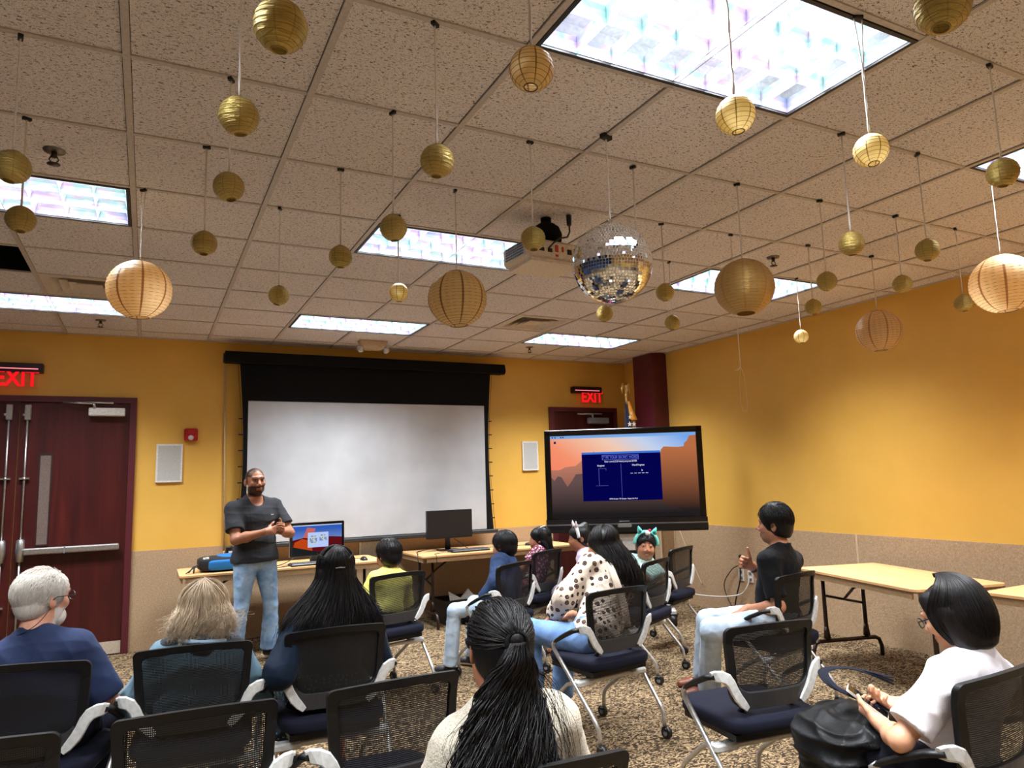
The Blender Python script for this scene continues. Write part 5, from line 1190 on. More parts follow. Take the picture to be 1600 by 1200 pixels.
    def lay(s, n, length, comb, off=0.016, rad=0.0011, seed=0, region=None, jitter=0.25, lift=0.0, steps=6, top=0.0):
        """short strands combed over the scalp; comb(u) gives the head-frame direction at scalp direction u"""
        rs = random.Random(seed); out = []; h = s.hs
        while len(out) < n:
            u = V((rs.gauss(0, 1), rs.gauss(0, 1), rs.gauss(0, 1))).normalized()
            if region and not region(u): continue
            p = V((u.x*(0.075+off), -0.016+u.y*(0.094+off), 0.034+top/2+u.z*(0.083+off+top/2))); path = [s.hp(*p)]
            L = length*rs.uniform(0.6, 1.2); d = V(comb(u))+V((rs.gauss(0, jitter), rs.gauss(0, jitter), rs.gauss(0, jitter)))
            for k in range(steps):
                nrm = V((p.x/0.0075, (p.y+0.016)/0.0094, (p.z-0.034)/0.0083)).normalized(); t = (d-nrm*d.dot(nrm)).normalized()
                p = p+t*(L/steps); w_ = V((p.x/(0.075+off), (p.y+0.016)/(0.094+off), (p.z-0.034-top/2)/(0.083+off+top/2))); q = w_.length
                if p.z > -0.03: w_ = w_/q*(1+lift*(k+1)/steps); p = V((w_.x*(0.075+off), -0.016+w_.y*(0.094+off), 0.034+top/2+w_.z*(0.083+off+top/2)))
                path.append(s.hp(*p))
            out.append((path, rad))
        return out
def strand_mesh(strands, n=4):
    vs, fs = [], []
    for path, r in strands:
        N = len(path); o = len(vs); a0 = None
        for i, p in enumerate(path):
            d = V(path[min(i+1, N-1)])-V(path[max(i-1, 0)])
            if d.length < 1e-9: d = V((0, 0, -1))
            d.normalize(); a = d.orthogonal().normalized() if a0 is None else (a0-d*a0.dot(d)).normalized(); a0 = a; b = d.cross(a)
            t = i/(N-1); rr = r*(1-0.75*t*t)*(0.6+0.4*min(1, t*6))
            for k in range(n): q = 2*PI*k/n; vs.append(tuple(V(p)+a*(rr*math.cos(q))+b*(rr*math.sin(q))))
        for i in range(N-1):
            for k in range(n): fs.append((o+i*n+k, o+i*n+(k+1) % n, o+(i+1)*n+(k+1) % n, o+(i+1)*n+k))
    return vs, fs
def join_strands(me, strands, mat, name):
    vs, fs = strand_mesh(strands); n0 = len(me.vertices); co = np.zeros(n0*3, np.float32); me.vertices.foreach_get('co', co); q = np.zeros(len(me.polygons)*4, np.int32); me.loops.foreach_get('vertex_index', q)
    V_ = np.concatenate([co.reshape(-1, 3), np.array(vs, np.float32)]); F = np.concatenate([q.reshape(-1, 4), np.array(fs, np.int32)+n0])
    m2 = bpy.data.meshes.new(name); m2.vertices.add(len(V_)); m2.vertices.foreach_set('co', V_.ravel()); m2.loops.add(F.size); m2.loops.foreach_set('vertex_index', F.astype(np.int32).ravel())
    m2.polygons.add(len(F)); m2.polygons.foreach_set('loop_start', np.arange(len(F), dtype=np.int32)*4); m2.update(calc_edges=True); m2.polygons.foreach_set('use_smooth', np.ones(len(F), bool)); m2.materials.append(mat)
    bpy.data.meshes.remove(me); return m2
def spline(P, n=5):
    P = [V(p) for p in P]; Q = []
    for i in range(len(P)-1):
        p0, p1, p2, p3 = P[max(i-1, 0)], P[i], P[i+1], P[min(i+2, len(P)-1)]
        for k in range(n):
            u = k/n; Q.append(0.5*((2*p1)+(p2-p0)*u+(2*p0-5*p1+4*p2-p3)*u*u+(3*p1-p0-3*p2+p3)*u**3))
    return Q+[P[-1]]
def glasses(p, mat, name='glasses', lens=None):
    m = MB()
    for q in (-1, 1):
        c = p.hp(q*0.032, 0.112, 0.008); r = [p.hp(q*0.032+0.025*math.cos(a), 0.112-0.010*abs(math.cos(a))*(1 if q*math.cos(a) > 0 else 0), 0.008+0.018*math.sin(a)) for a in np.linspace(0, 2*PI, 17)]
        m.tube(r, 0.0022, 6, 0, False); m.tube([p.hp(q*0.057, 0.103, 0.012), p.hp(q*0.076, 0.085, 0.012), p.hp(q*0.088, 0.0, 0.012), p.hp(q*0.088, -0.02, 0.0)], 0.002, 6)
    m.tube([p.hp(-0.008, 0.112, 0.012), p.hp(0, 0.115, 0.014), p.hp(0.008, 0.112, 0.012)], 0.0018, 6)
    return m.build(name, mat, p.root)
# ------------------------------------------------------------------ the people in the room
def corg(k): return CH[k].location.x, CH[k].location.y, CHAIRS[k][2]
def w2l(x, y, rz, p):
    r = math.radians(-rz); dx, dy = p[0]-x, p[1]-y; return (dx*math.cos(r)-dy*math.sin(r), dx*math.sin(r)+dy*math.cos(r), p[2])
def seated(name, label, x, y, rz, headw, hrot=(0, 0, 0), sc=0.88, py=-0.03, legs=True, seat=0.470, **kw):
    p = Person(name, label, x, y, rz, sc, w2l(x, y, rz, headw), hrot, (0, py, seat+0.088*sc), **kw)
    if legs:
        for q in (-1, 1): p.legs(q, (q*0.125, py+0.43*sc, seat+0.03), (q*0.13, py+0.47*sc, 0.085*sc))
    return p
def lap(p, wx=0.11, wy=0.24, wz=0.60, sides=(-1, 1)):
    for q in sides: p.arms(q, (q*wx, wy, wz), (q*0.7, -0.6, -0.4)); p.hand(q, (-q*0.15, 0.95, -0.25), (-q*0.1, -0.2, -1), (0.35, 0.35, 0.35, 0.4))
def fall(p, n, zend, W, ye, seed, rad=0.0022, phim=1.9, off=0.018, wave=0.006, freq=5.0, th1=1.85, xs=0.0, start=0.10, party=0.02, zj=0.03, top=0.0, squeeze=1.0, frizz=0.0, late=False):
    """long hair: over the scalp from a centre part, then down the back"""
    rs = random.Random(seed); out = []
    for _ in range(n):
        ph = rs.uniform(-phim, phim); lam = rs.random(); o = off*(0.55+0.6*lam); side = 1 if ph > 0 else -1; y0 = party-rs.random()*0.05; P_ = []
        for k in range(6):
            th = start+(th1-start)*k/5; u = k/5; pp = ph*(0.25+0.75*u) if abs(ph) < 1.2 else ph
            P_.append(p.hp(math.sin(pp)*(0.075+o)*math.sin(th)+rs.gauss(0, 0.0012), -0.016-math.cos(pp)*(0.094+o)*math.sin(th)+y0*(1-u), 0.034+top*(1-u)+(0.083+o)*math.cos(th)))
        e = P_[-1]; ze = zend(ph)+rs.uniform(-zj, zj); xe = xs+W*math.sin(ph*squeeze)*(0.75+0.35*lam)+rs.gauss(0, 0.008); yy = ye(ph)-0.03*lam; f0, ph0, A = freq*rs.uniform(0.7, 1.3), rs.uniform(0, 6.3), wave*rs.uniform(0.4, 1.3)
        for k in range(1, 9):
            t = k/8; s_ = t*t*(3-2*t); sx = s_ if late else 1-(1-t)**1.7
            P_.append(V((e.x+(xe-e.x)*sx+A*t*math.sin(f0*t*2+ph0)+frizz*rs.gauss(0, 1), e.y+(yy-e.y)*min(1, sx*1.15)+A*t*math.cos(f0*t*1.7+ph0)+frizz*rs.gauss(0, 1), e.z+(ze-e.z)*t)))
        out.append((spline(P_, 2), rad*rs.uniform(0.6, 1.2)))
    return out
C_DENIM = m_denim('light_denim', S(108, 140, 178), S(160, 188, 214)); C_PALEJ = m_denim('pale_denim', S(150, 172, 196), S(196, 210, 222)); C_NAVYJ = m_denim('navy_denim', S(22, 26, 44), S(32, 38, 60))
C_BLUEJ = m_denim('blue_denim', S(92, 124, 172), S(126, 158, 204)); C_BROWNSHOE = plain('brown_leather', S(110, 56, 32), 0.4); C_WSOLE = plain('white_sole', S(214, 212, 206), 0.6); C_BSHOE = plain('black_shoe', S(20, 21, 26), 0.6)

# -- presenter
x, y = 0.86, 6.74
p = Person('person', 'standing presenter in dark grey T-shirt and light jeans, hands clasped', x, y, 196, 0.97, w2l(x, y, 196, (0.849, 6.70, 1.533)), (-4, 3, 3), (0, 0, 0.86), 'brown', shw=1.14, bulk=1.16, vox=0.0046, belly=0.012, hs=1.06)
p.arms(1, w2l(x, y, 196, (0.905, 6.44, 1.110)), (0.75, -0.5, -0.5), 0.29, 0.265); p.arms(-1, w2l(x, y, 196, (1.035, 6.47, 1.105)), (-0.8, -0.4, -0.6), 0.29, 0.25)
p.hand(1, (-0.95, 0.25, 0.12), (-0.2, -0.9, -0.25), (0.22, 0.28, 0.34, 0.42), (0.3, 0.2), 0.06); p.hand(-1, (0.15, 0.85, 0.42), (0.85, -0.2, 0.1), (0.85, 0.9, 0.95, 1.0), (0.3, 0.2))
p.legs(-1, (-0.135, 0.035, 0.47), (-0.150, -0.01, 0.085), (-0.25, 1, 0)); p.legs(1, (0.125, 0.03, 0.47), (0.155, -0.05, 0.085), (0.3, 1, 0))
p.body(); X, Y, Z = p.hl.T; T_ = np.array(p.tone)
bd = (Z < -0.030-0.25*np.maximum(0, 0.055-np.abs(Y-0.0))) & (Y > -0.005) & (Z > -0.125); lips = (np.abs(X) < 0.024) & (np.abs(Z+0.060) < 0.011) & (Y > 0.07)
p.paint(bd & ~lips & ((np.abs(X) > 0.028) | (Z < -0.040)), S(30, 20, 17), 0.88); p.paint((np.abs(X) < 0.03) & (np.abs(Z+0.043) < 0.006) & (Y > 0.07), S(34, 22, 18), 0.85)
p.paint((Z > 0.045) & (Y < 0.085-0.9*np.maximum(0, Z-0.085)*0) & ((Y < 0.055) | (Z > 0.088)), S(34, 25, 21), 0.80); p.paint((Z > -0.005) & (Y < 0.018) & (np.abs(X) < 0.082), S(34, 25, 21), 0.8); p.paint((np.abs(X) > 0.08) & (np.abs(Z) < 0.04), p.tone)
p.finish_body(); G_TEE = m_cloth('charcoal_tee', S(44, 45, 49))
p.shirt('t_shirt', G_TEE, 0.70, 0.018, -0.03, 0.074, 0.0016, 0.014, extra=lambda f: f.ell(p.tp(0, 0.004, 0.0), (0.158*p.s*p.bulk+0.016, 0.115*p.s*p.bulk+0.020, 0.20), p.R, 0.05), seed=4, slv=(0.070, 0.076, 0.07)); p.pants('jeans', C_DENIM, 0.005, 0.97, 0.0020, 0.02, 0.034, 5); p.shoes(C_BSHOE, C_WSOLE, 'sneaker')
MB().box((-0.085, 0.152, 1.245), (0.022, 0.006, 0.007)).build('chest_logo', M_WHITEP, p.root)

# -- white-haired man
x, y, a = corg(0)
p = seated('person', 'white-haired bearded man with glasses in a dark blue shirt, far left', x, y, a, (-0.372, 3.62, 1.058), (-34, 4, 0), 0.92, tone='fair', shw=1.0, bulk=1.05, hs=1.05, neckl=0.96, vox=0.0055); lap(p)
p.body(); X, Y, Z = p.hl.T; p.paint((Z < -0.035) & (Y > 0.01) & (Z > -0.13), S(226, 222, 216), 0.9); p.paint((Z > 0.05) & (Y < 0.05), S(232, 168, 148), 0.8); p.finish_body()
comb = lambda u: V((u.x*0.5+0.25*(1 if u.x > 0 else -1)*0, -0.4-0.4*u.z, -0.9+0.2*u.z))
sparse = lambda u: u.z > -0.75 and not (u.y > 0.62 and u.z < 0.35) and not (u.z > 0.45 and -0.75 < u.y < 0.1 and abs(u.x+0.1) < 0.5 and random.random() < 0.72)
random.seed(3)
def crown(f): f.ell(p.hp(-0.01, -0.045, 0.128), (0.052, 0.05, 0.03), p.HR, 0.012, True)
p.cap(H_WHITE, 0.004, -0.058, 0.066, 'hair', {'box': (np.array(p.H)-0.24, np.array(p.H)+0.24), 'fn': crown}, p.lay(2600, 0.058, comb, 0.010, 0.0010, 3, sparse, 0.30, 0.10))
f = Field(np.array(p.H)-0.2, np.array(p.H)+0.2, 0.005); f.ell(p.hp(0, 0.040, -0.082), (0.060, 0.056, 0.042), p.HR); f.ell(p.hp(0, 0.066, -0.060), (0.035, 0.026, 0.020), p.HR); f.ell(p.hp(0, 0.03, -0.02), (0.05, 0.03, 0.04), p.HR, 0.01, True); f.cone(p.hp(-0.02, 0.11, -0.06), p.hp(0.02, 0.11, -0.06), 0.011, 0.011, 0.005, True)
me, _ = f.mesh('beard', H_WHITE, 0.001); link_mesh('beard', me, p.root)
glasses(p, M_BLACK); p.shirt('shirt', m_cloth('dark_blue_jersey', S(40, 51, 82)), 0.92, 0.014, -0.05, 0.074, 0.0024, 0.014, seed=9); p.pants('trousers', C_NAVYJ)
MB().tube(spline([p.hp(0.080, -0.01, -0.02), p.hp(0.074, -0.06, -0.085), p.hp(0.02, -0.092, -0.128), p.hp(-0.05, -0.078, -0.132), p.hp(-0.08, -0.04, -0.125)]), 0.0016, 5).build('glasses_cord', M_BLACK, p.root)

# -- grey-haired woman
x, y, a = corg(2)
p = seated('person', 'person with messy shoulder-length grey-blond hair in a blue-grey jacket', x, y, a, (0.243, 3.57, 0.943), (0, 8, 0), 0.86, tone='fair', neckl=0.78, vox=0.0065, bulk=1.05, hs=1.03); lap(p)
p.body(); p.finish_body(); ye = lambda ph: p.N.y-0.045-0.05*math.cos(ph)+0.03
def vol(f):
    for q in (-0.07, 0, 0.07): f.cone(p.hp(q*0.9, -0.05, -0.01), V((p.H.x+q, p.H.y-0.075+abs(q)*0.3, 0.885)), 0.052, 0.030, 0.04)
st = fall(p, 1700, lambda ph: 0.872+0.012*math.cos(ph*5), 0.122, lambda ph: p.H.y-0.075-0.045*math.cos(ph), 12, 0.0013, 2.2, 0.036, 0.014, 6.0, 1.55, p.H.x, party=0.0, zj=0.028, frizz=0.002)
st += fall(p, 90, lambda ph: 0.90, 0.17, lambda ph: p.H.y-0.09-0.06*math.cos(ph), 13, 0.0007, 2.2, 0.042, 0.03, 7.0, 1.7, p.H.x, zj=0.05, frizz=0.006)
p.cap(H_GREY, 0.022, -0.09, 0.05, 'hair', {'box': (np.array((p.H.x-0.28, p.H.y-0.28, 0.80)), np.array((p.H.x+0.28, p.H.y+0.26, p.H.z+0.2))), 'fn': vol}, st, ears=False)
JK = m_cloth('blue_grey_jacket', S(104, 132, 146), 0.8); p.shirt('jacket', JK, 1.9, 0.020, -0.08, 0.080, 0.0035, 0.016, seed=11)
HD = m_cloth('dark_grey_lining', S(66, 70, 74)); f = Field(np.array(p.N)-0.3, np.array(p.N)+0.3, 0.007)
for q in (-1, 1): f.cone(p.N+p.R @ V((0, -0.075, 0.0)), p.N+p.R @ V((q*0.13, -0.02, -0.005)), 0.042, 0.036, 0.03); f.cone(p.N+p.R @ V((q*0.13, -0.02, -0.005)), p.N+p.R @ V((q*0.10, 0.07, -0.04)), 0.036, 0.03, 0.03)
f.cone(p.N+V((0, 0.01, 0)), p.N+V((0, 0.0, 0.2)), 0.06, 0.075, 0.01, True); me, _ = f.mesh('hood', HD, 0.004, 5); link_mesh('hood', me, p.root)
MB().tube([p.N+p.R @ V((0.098*math.sin(q), -0.012-0.098*math.cos(q), 0.018)) for q in np.linspace(-1.5, 1.5, 15)], 0.012, 8, 0, True, 0.8).build('collar', m_cloth('pale_blue_collar', S(150, 178, 200)), p.root); p.pants('trousers', C_NAVYJ)

# -- long-haired woman in navy
x, y, a = corg(4)
p = seated('person', 'woman with very long straight black hair in a navy and teal dress', x, y, a, (0.822, 3.56, 1.075), (0, 2, 0), 0.93, tone='tan', shw=1.0, bulk=1.0, vox=0.006, neckl=0.95, bust=1, py=-0.02); p.arms(1, (0.12, 0.25, 0.60), (0.7, -0.6, -0.4)); p.hand(1, (-0.1, 0.95, -0.2), (0, -0.2, -1))
p.arms(-1, (-0.225, 0.05, 0.625), (-0.25, -1, -0.1)); p.hand(-1, (0.25, 0.95, -0.15), (0.2, 0, -1), (0.4, 0.4, 0.45, 0.5))
p.body(); p.finish_body(); L = lambda wx, wy, z: w2l(x, y, a, (wx, wy, z))
def vol(f):
    for q in (-0.16, -0.08, 0.0, 0.08, 0.15): f.cone(p.hp(q*0.40, -0.050, -0.02), V((q*0.50, -0.108+abs(q)*0.2, 0.97)), 0.030, 0.006, 0.04); f.cone(V((q*0.55, -0.108+abs(q)*0.2, 0.97)), V((q*0.95, -0.110+abs(q)*0.25, 0.88)), 0.008, 0.008, 0.04); f.cone(V((q*0.95, -0.112+abs(q)*0.25, 0.90)), V((q*0.9, -0.118+abs(q)*0.3, 0.78)), 0.010, 0.008, 0.04)
st = fall(p, 2300, lambda ph: 0.70+0.10*abs(math.sin(ph)), 0.225, lambda ph: -0.128-0.030*math.cos(ph)+0.07*abs(math.sin(ph))**2, 21, 0.0021, 1.6, 0.018, 0.014, 4.0, 1.75, 0.0, zj=0.05, late=True)
rs = random.Random(4)
for k in range(130):   # half-up section gathered at the back clip
    q = -1 if k % 2 else 1; th = rs.uniform(0.3, 1.25); z0 = rs.uniform(-0.01, 0.08); e = p.hp(rs.gauss(0, 0.006), -0.128, 0.028+rs.gauss(0, 0.006))
    st.append((spline([p.hp(q*0.088*math.cos(th*0.6), 0.03-0.05*th, z0+0.02), p.hp(q*0.082, -0.055, z0+0.012), p.hp(q*0.05, -0.112, (z0+0.05)/2+0.01), e, p.hp(rs.gauss(0, 0.014), -0.128, -0.03), p.hp(rs.gauss(0, 0.03), -0.125, -0.13)], 3), 0.0019))
p.cap(H_BLACK, 0.015, -0.10, 0.05, 'hair', {'box': (np.array((-0.35, -0.30, 0.62)), np.array((0.35, 0.34, p.H.z+0.2))), 'fn': vol}, st, ears=False, vox=0.006)
MB().tube([p.hp(-0.022, -0.132, 0.028), p.hp(0, -0.138, 0.030), p.hp(0.022, -0.132, 0.028)], 0.006, 8, 0, True, 0.6).build('hair_clip', M_GREY, p.root)
p.shirt('dress_top', m_cloth('navy_teal_cloth', S(8, 27, 46), 0.75), 1.9, 0.014, 0.02, 0.075, 0.002, 0.014, seed=13)
def m_print():
    t = NT('teal_print_skirt'); v = t.n('ShaderNodeTexVoronoi', Scale=55.0); tc = t.n('ShaderNodeTexCoord'); t.l(tc.outputs['Object'], v.inputs['Vector'])
    t.bsdf(t.ramp(v.outputs['Distance'], [(0.26, S(60, 140, 150)), (0.32, S(12, 22, 36))]), 0.8); return t.m
f = Field(*p.bounds(), 0.008); c_ = p.s
for q, (h_, kn, an, toe) in p.leg.items(): f.cone(h_, kn, 0.115, 0.09, 0.06); f.cone(kn, kn+(an-kn)*0.75, 0.09, 0.10, 0.06, cut=(kn+(an-kn)*0.62, an-kn))
f.ell(p.tp(0, -0.01, 0.02), (0.178, 0.145, 0.11), p.R); f.cut((0, 0, 0.46), (0, 0.0, -1)) if False else None
me, _ = f.mesh('skirt', m_print(), 0.003, 3); link_mesh('skirt', me, p.root); p.shoes(C_BROWNSHOE, plain('dark_sole', S(40, 26, 20), 0.6), 'sandal')

# -- woman in the cream sweater
x, y, a = corg(7)
p = seated('person', 'woman with a long wavy black ponytail in a cream sweater, bottom centre', x, y, a, (0.806, 1.70, 1.078), (-2, 4, 0), 0.92, tone='brown', shw=0.82, vox=0.0055, neckl=0.96, bust=1, hs=0.98, py=-0.01); lap(p)
p.body(); p.finish_body(); tie = p.hp(0.004, -0.118, 0.028); Hx = p.H.x
def vol(f):
    f.cone(tie, V((Hx-0.02, -0.118, 0.965)), 0.020, 0.034, 0.03); f.cone(V((Hx-0.02, -0.118, 0.965)), V((Hx-0.045, -0.130, 0.85)), 0.034, 0.040, 0.04)
    for q in (-0.08, -0.03, 0.03, 0.08): f.cone(V((Hx-0.03+q*0.5, -0.122, 0.90)), V((Hx-0.075+q, -0.136, 0.66)), 0.030, 0.026, 0.04)
st = p.lay(500, 0.10, lambda u: (V((0.0, -0.135, 0.0))-V((u.x*0.09, u.y*0.11, u.z*0.09+0.03))), 0.0125, 0.0014, 8, lambda u: u.z > -0.97 and not (u.y > 0.35 and u.z < 0.3), 0.10)
rs = random.Random(9)
for _ in range(420):       # slicked strands running to the tie
    u = V((rs.gauss(0, 1), rs.gauss(0, 0.8)+0.2, rs.gauss(0, 1))).normalized()
    if u.y > 0.75 or (u.z < -0.5 and u.y > 0.3): continue
    def sp(v, o): v = v.normalized(); return p.hp(v.x*(0.075+o), -0.016+v.y*(0.094+o), 0.034+v.z*(0.083+o))
    b = V((0.02, -1, -0.06)); st.append((spline([sp(u, 0.0135), sp(u*0.66+b*0.34, 0.016), sp(u*0.33+b*0.67, 0.018), sp(u*0.1+b*0.9, 0.02), tie+V((rs.gauss(0, 0.006), -0.004, rs.gauss(0, 0.006)))], 3), 0.0016))
for _ in range(2300):      # the tail: wavy, spreading to the middle of the back
    lam = rs.random(); q = rs.uniform(-1, 1); A, f0, f1 = rs.uniform(0.005, 0.022), rs.uniform(6, 12), rs.uniform(0, 6.3); ze = rs.uniform(0.55, 0.72); P_ = []
    for k in range(13):
        t = k/12; z = tie.z+(ze-tie.z)*t; wd = 0.018+0.112*min(1, (t*1.5))**0.85; wd *= 1-0.15*max(0, t-0.8)*5*rs.random()
        th = q*1.45; P_.append(V((tie.x+(Hx-0.085-tie.x)*t+wd*math.sin(th)*(0.85+0.25*lam)+A*math.sin(f0*t*2.2+f1)*min(1, t*3), -0.128-0.028*t+0.012*math.sin(t*7)-(0.020+0.046*min(1, t*1.6))*math.cos(th)*(0.6+0.5*lam)-0.02*math.exp(-((t-0.08)/0.08)**2)+A*0.8*math.cos(f0*t*2+f1), z)))
    st.append((spline(P_, 3), rs.uniform(0.0012, 0.0024)))
for _ in range(46):        # loose flyaway strands
    q = rs.choice((-1, 1)); P_ = [tie+V((q*0.02, -0.01, -0.05)), V((Hx+q*rs.uniform(0.07, 0.10), -0.15, rs.uniform(0.95, 1.02))), V((Hx-0.03+q*rs.uniform(0.10, 0.17), -0.16, rs.uniform(0.84, 0.93))), V((Hx+q*rs.uniform(0.09, 0.15), -0.17, rs.uniform(0.72, 0.84)))]
    st.append((spline(P_, 4), 0.0006))
p.cap(H_BLACK, 0.011, -0.075, 0.055, 'hair', {'box': (np.array((Hx-0.3, -0.32, 0.5)), np.array((Hx+0.3, 0.34, p.H.z+0.2))), 'fn': vol}, st, side=0.0)
MB().tube([tie+V((0.026*math.cos(t), -0.012+0.006*math.sin(t), 0.022*math.sin(t))) for t in np.linspace(0, 2*PI, 17)], 0.006, 8, 0, False).build('hair_tie', M_BLACKM, p.root)
def m_knit():
    t = NT('cream_fuzzy_knit'); f = t.noise(t.co(), 210, 4, 0.7); g = t.noise(t.co(), 60, 2); c = t.ramp(f, [(0.30, S(160, 148, 126)), (0.44, S(218, 208, 186)), (0.62, S(236, 228, 210))])
    t.bsdf(c, 0.95, 0, t.bump(t.math('ADD', f, g), 0.9, 0.006), 0.1); return t.m
p.shirt('sweater', m_knit(), 1.95, 0.022, -0.12, 0.078, 0.0015, 0.014, seed=17, vox=0.006, slv=(0.066, 0.060, 0.052)); p.collar('sweater_neck', MATS.get('knit') or bpy.data.materials['cream_fuzzy_knit'], 0.070, 0.035, 0.014); p.pants('trousers', C_NAVYJ)

# -- woman in the patterned blouse
x, y, a = corg(8)
p = seated('person', 'woman with long dark brown hair in a cream blouse with paisley motifs', x, y, a+8, (2.640, 3.97, 1.045), (8, 12, 0), 0.93, tone='tan', vox=0.0065, neckl=0.9, bust=1, py=0.02); lap(p, 0.13, 0.34, 0.62)
p.arms(-1, (-0.06, 0.36, 0.60), (-0.9, -0.1, -0.5))
p.leg[-1] = (p.leg[-1][0], V((-0.17, 0.42, 0.565)), V((-0.17, 0.40, 0.085)), V((-0.2, 1, 0)))
p.body(); p.finish_body(); hx, hy = p.H.x, p.H.y
def vol(f):
    for q in (-0.04, 0.03, 0.09, 0.14): f.cone(p.hp(q*0.5, -0.06, -0.02), V((hx+q+0.02, hy-0.15-0.02*(q > 0.1), 0.86)), 0.042, 0.024, 0.05); f.cone(V((hx+q+0.02, hy-0.14, 0.86)), V((hx+q*1.1+0.05, hy-0.185, 0.765)), 0.024, 0.012, 0.04)
st = fall(p, 1500, lambda ph: 0.74+0.05*math.cos(ph)-0.04*math.sin(ph), 0.135, lambda ph: hy-0.18-0.03*math.cos(ph)+0.05*abs(math.sin(ph)), 31, 0.0022, 1.8, 0.022, 0.014, 4.5, 1.75, hx+0.065, zj=0.05)
p.cap(H_SOFT, 0.016, -0.10, 0.05, 'hair', {'box': (np.array((hx-0.3, hy-0.40, 0.66)), np.array((hx+0.36, hy+0.24, p.H.z+0.2))), 'fn': vol}, st, ears=False, vox=0.006)
def m_paisley():
    t = NT('paisley_print'); w_ = t.co((1, 1, 1)); v = t.n('ShaderNodeTexVoronoi', Scale=23.0, Randomness=0.25); t.l(w_, v.inputs['Vector']); n = t.noise(w_, 150, 2)
    d = t.math('ADD', v.outputs['Distance'], t.math('MULTIPLY', n, 0.20)); c = t.ramp(d, [(0.24, S(52, 36, 30)), (0.29, S(150, 124, 108)), (0.33, S(56, 40, 34)), (0.44, S(50, 36, 30)), (0.475, S(222, 206, 188))]); t.bsdf(c, 0.85, 0, None, 0.2); return t.m
M_PAIS = m_paisley(); p.shirt('blouse', M_PAIS, 1.7, 0.020, -0.16, 0.078, 0.003, 0.02, seed=19, slv=(0.066, 0.070, 0.056))
MB().tube(spline([p.N+p.R @ V((-0.07, 0.04, 0.0)), p.N+p.R @ V((-0.085, -0.055, 0.022)), p.tp(-0.055, -0.137, 0.74), p.tp(0.05, -0.146, 0.45), p.tp(0.13, -0.128, 0.2)]), 0.024, 8, 0, True, 0.22, (0, 0, 1)).build('shoulder_strap', m_cloth('cream_strap', S(214, 196, 176)), p.root)
p.pants('jeans', C_BLUEJ, 0.014, 0.95); p.shoes(plain('tan_shoe', S(196, 160, 140), 0.5), C_WSOLE)

# -- man in the black polo, thumb up
x, y, a = corg(14); PR = 30
p = seated('person', 'man in a black polo shirt giving a thumbs up, seated by the right table', x, y, PR, (3.700, 3.52, 1.140), (2, 0, 0), 0.97, tone='tan', shw=1.10, bulk=1.06, vox=0.0048, neckl=1.02, hs=1.02, py=-0.03, tyaw=-12, belly=0.01)
p.hsc = 1.12; ws = w2l(x, y, PR, (3.70, 3.74, 0.858)); p.arms(-1, w2l(x, y, PR, (3.50, 3.60, 0.615)), (-0.35, -0.6, -1))
p.arms(1, ws, (0.5, -0.6, -0.8)); RP = Matrix.Rotation(math.radians(-PR), 3, 'Z')
d_ = RP @ V((-0.80, 0.15, 0.34)); n_ = RP @ V((-0.30, -0.85, -0.10)); n_ = (n_-d_.normalized()*n_.dot(d_.normalized()))
p.hand(1, d_, n_, (1.5, 1.55, 1.55, 1.5), (0.0, 0.0), 0, RP @ V((-0.22, 0.0, 1.0))); p.hand(-1, RP @ V((-0.8, 0.4, -0.35)), (0.1, -0.2, -0.95), (0.5, 0.5, 0.5, 0.5))
for q, kw_, aw in ((-1, (3.20, 3.62, 0.515), (3.36, 3.86, 0.085)), (1, (3.36, 3.84, 0.525), (3.50, 4.06, 0.085))): p.legs(q, w2l(x, y, PR, kw_), w2l(x, y, PR, aw), RP @ V((-0.75, 0.5, 0)))
p.body(); X, Y, Z = p.hl.T; p.paint((Z < -0.04) & (Y > 0.02) & (Z > -0.12), S(120, 84, 66), 0.45); p.finish_body()
comb = lambda u: V((u.x*0.3+0.15, -0.25+0.9*max(0, u.y)*u.z, -0.7+0.5*u.z))
p.cap(H_BLACK, 0.016, -0.058, 0.052, 'hair', None, p.lay(900, 0.055, comb, 0.019, 0.0014, 5, lambda u: u.z > -0.6 and not (u.y > 0.5 and u.z < 0.45), 0.22, 0.05, top=0.022), side=-0.01, top=0.022)
PB = m_cloth('black_polo', S(11, 12, 15)); p.shirt('polo_shirt', PB, 0.80, 0.015, -0.10, 0.072, 0.0018, 0.014, seed=23, slv=(0.064, 0.066, 0.06)); p.collar('collar', PB, 0.066, 0.036, 0.008); p.pants('jeans', C_PALEJ, 0.014, 0.97, 0.003, 0.14, 0.018, 8); p.shoes(C_BROWNSHOE, plain('dark_sole', S(40, 26, 20), 0.6))
e, w_ = p.arm[1][1], p.arm[1][2]; MB().tube([w_+(e-w_)*0.08, w_+(e-w_)*0.14], 0.0315, 14).build('bracelet', plain('dark_band', S(60, 44, 40), 0.5), p.root)

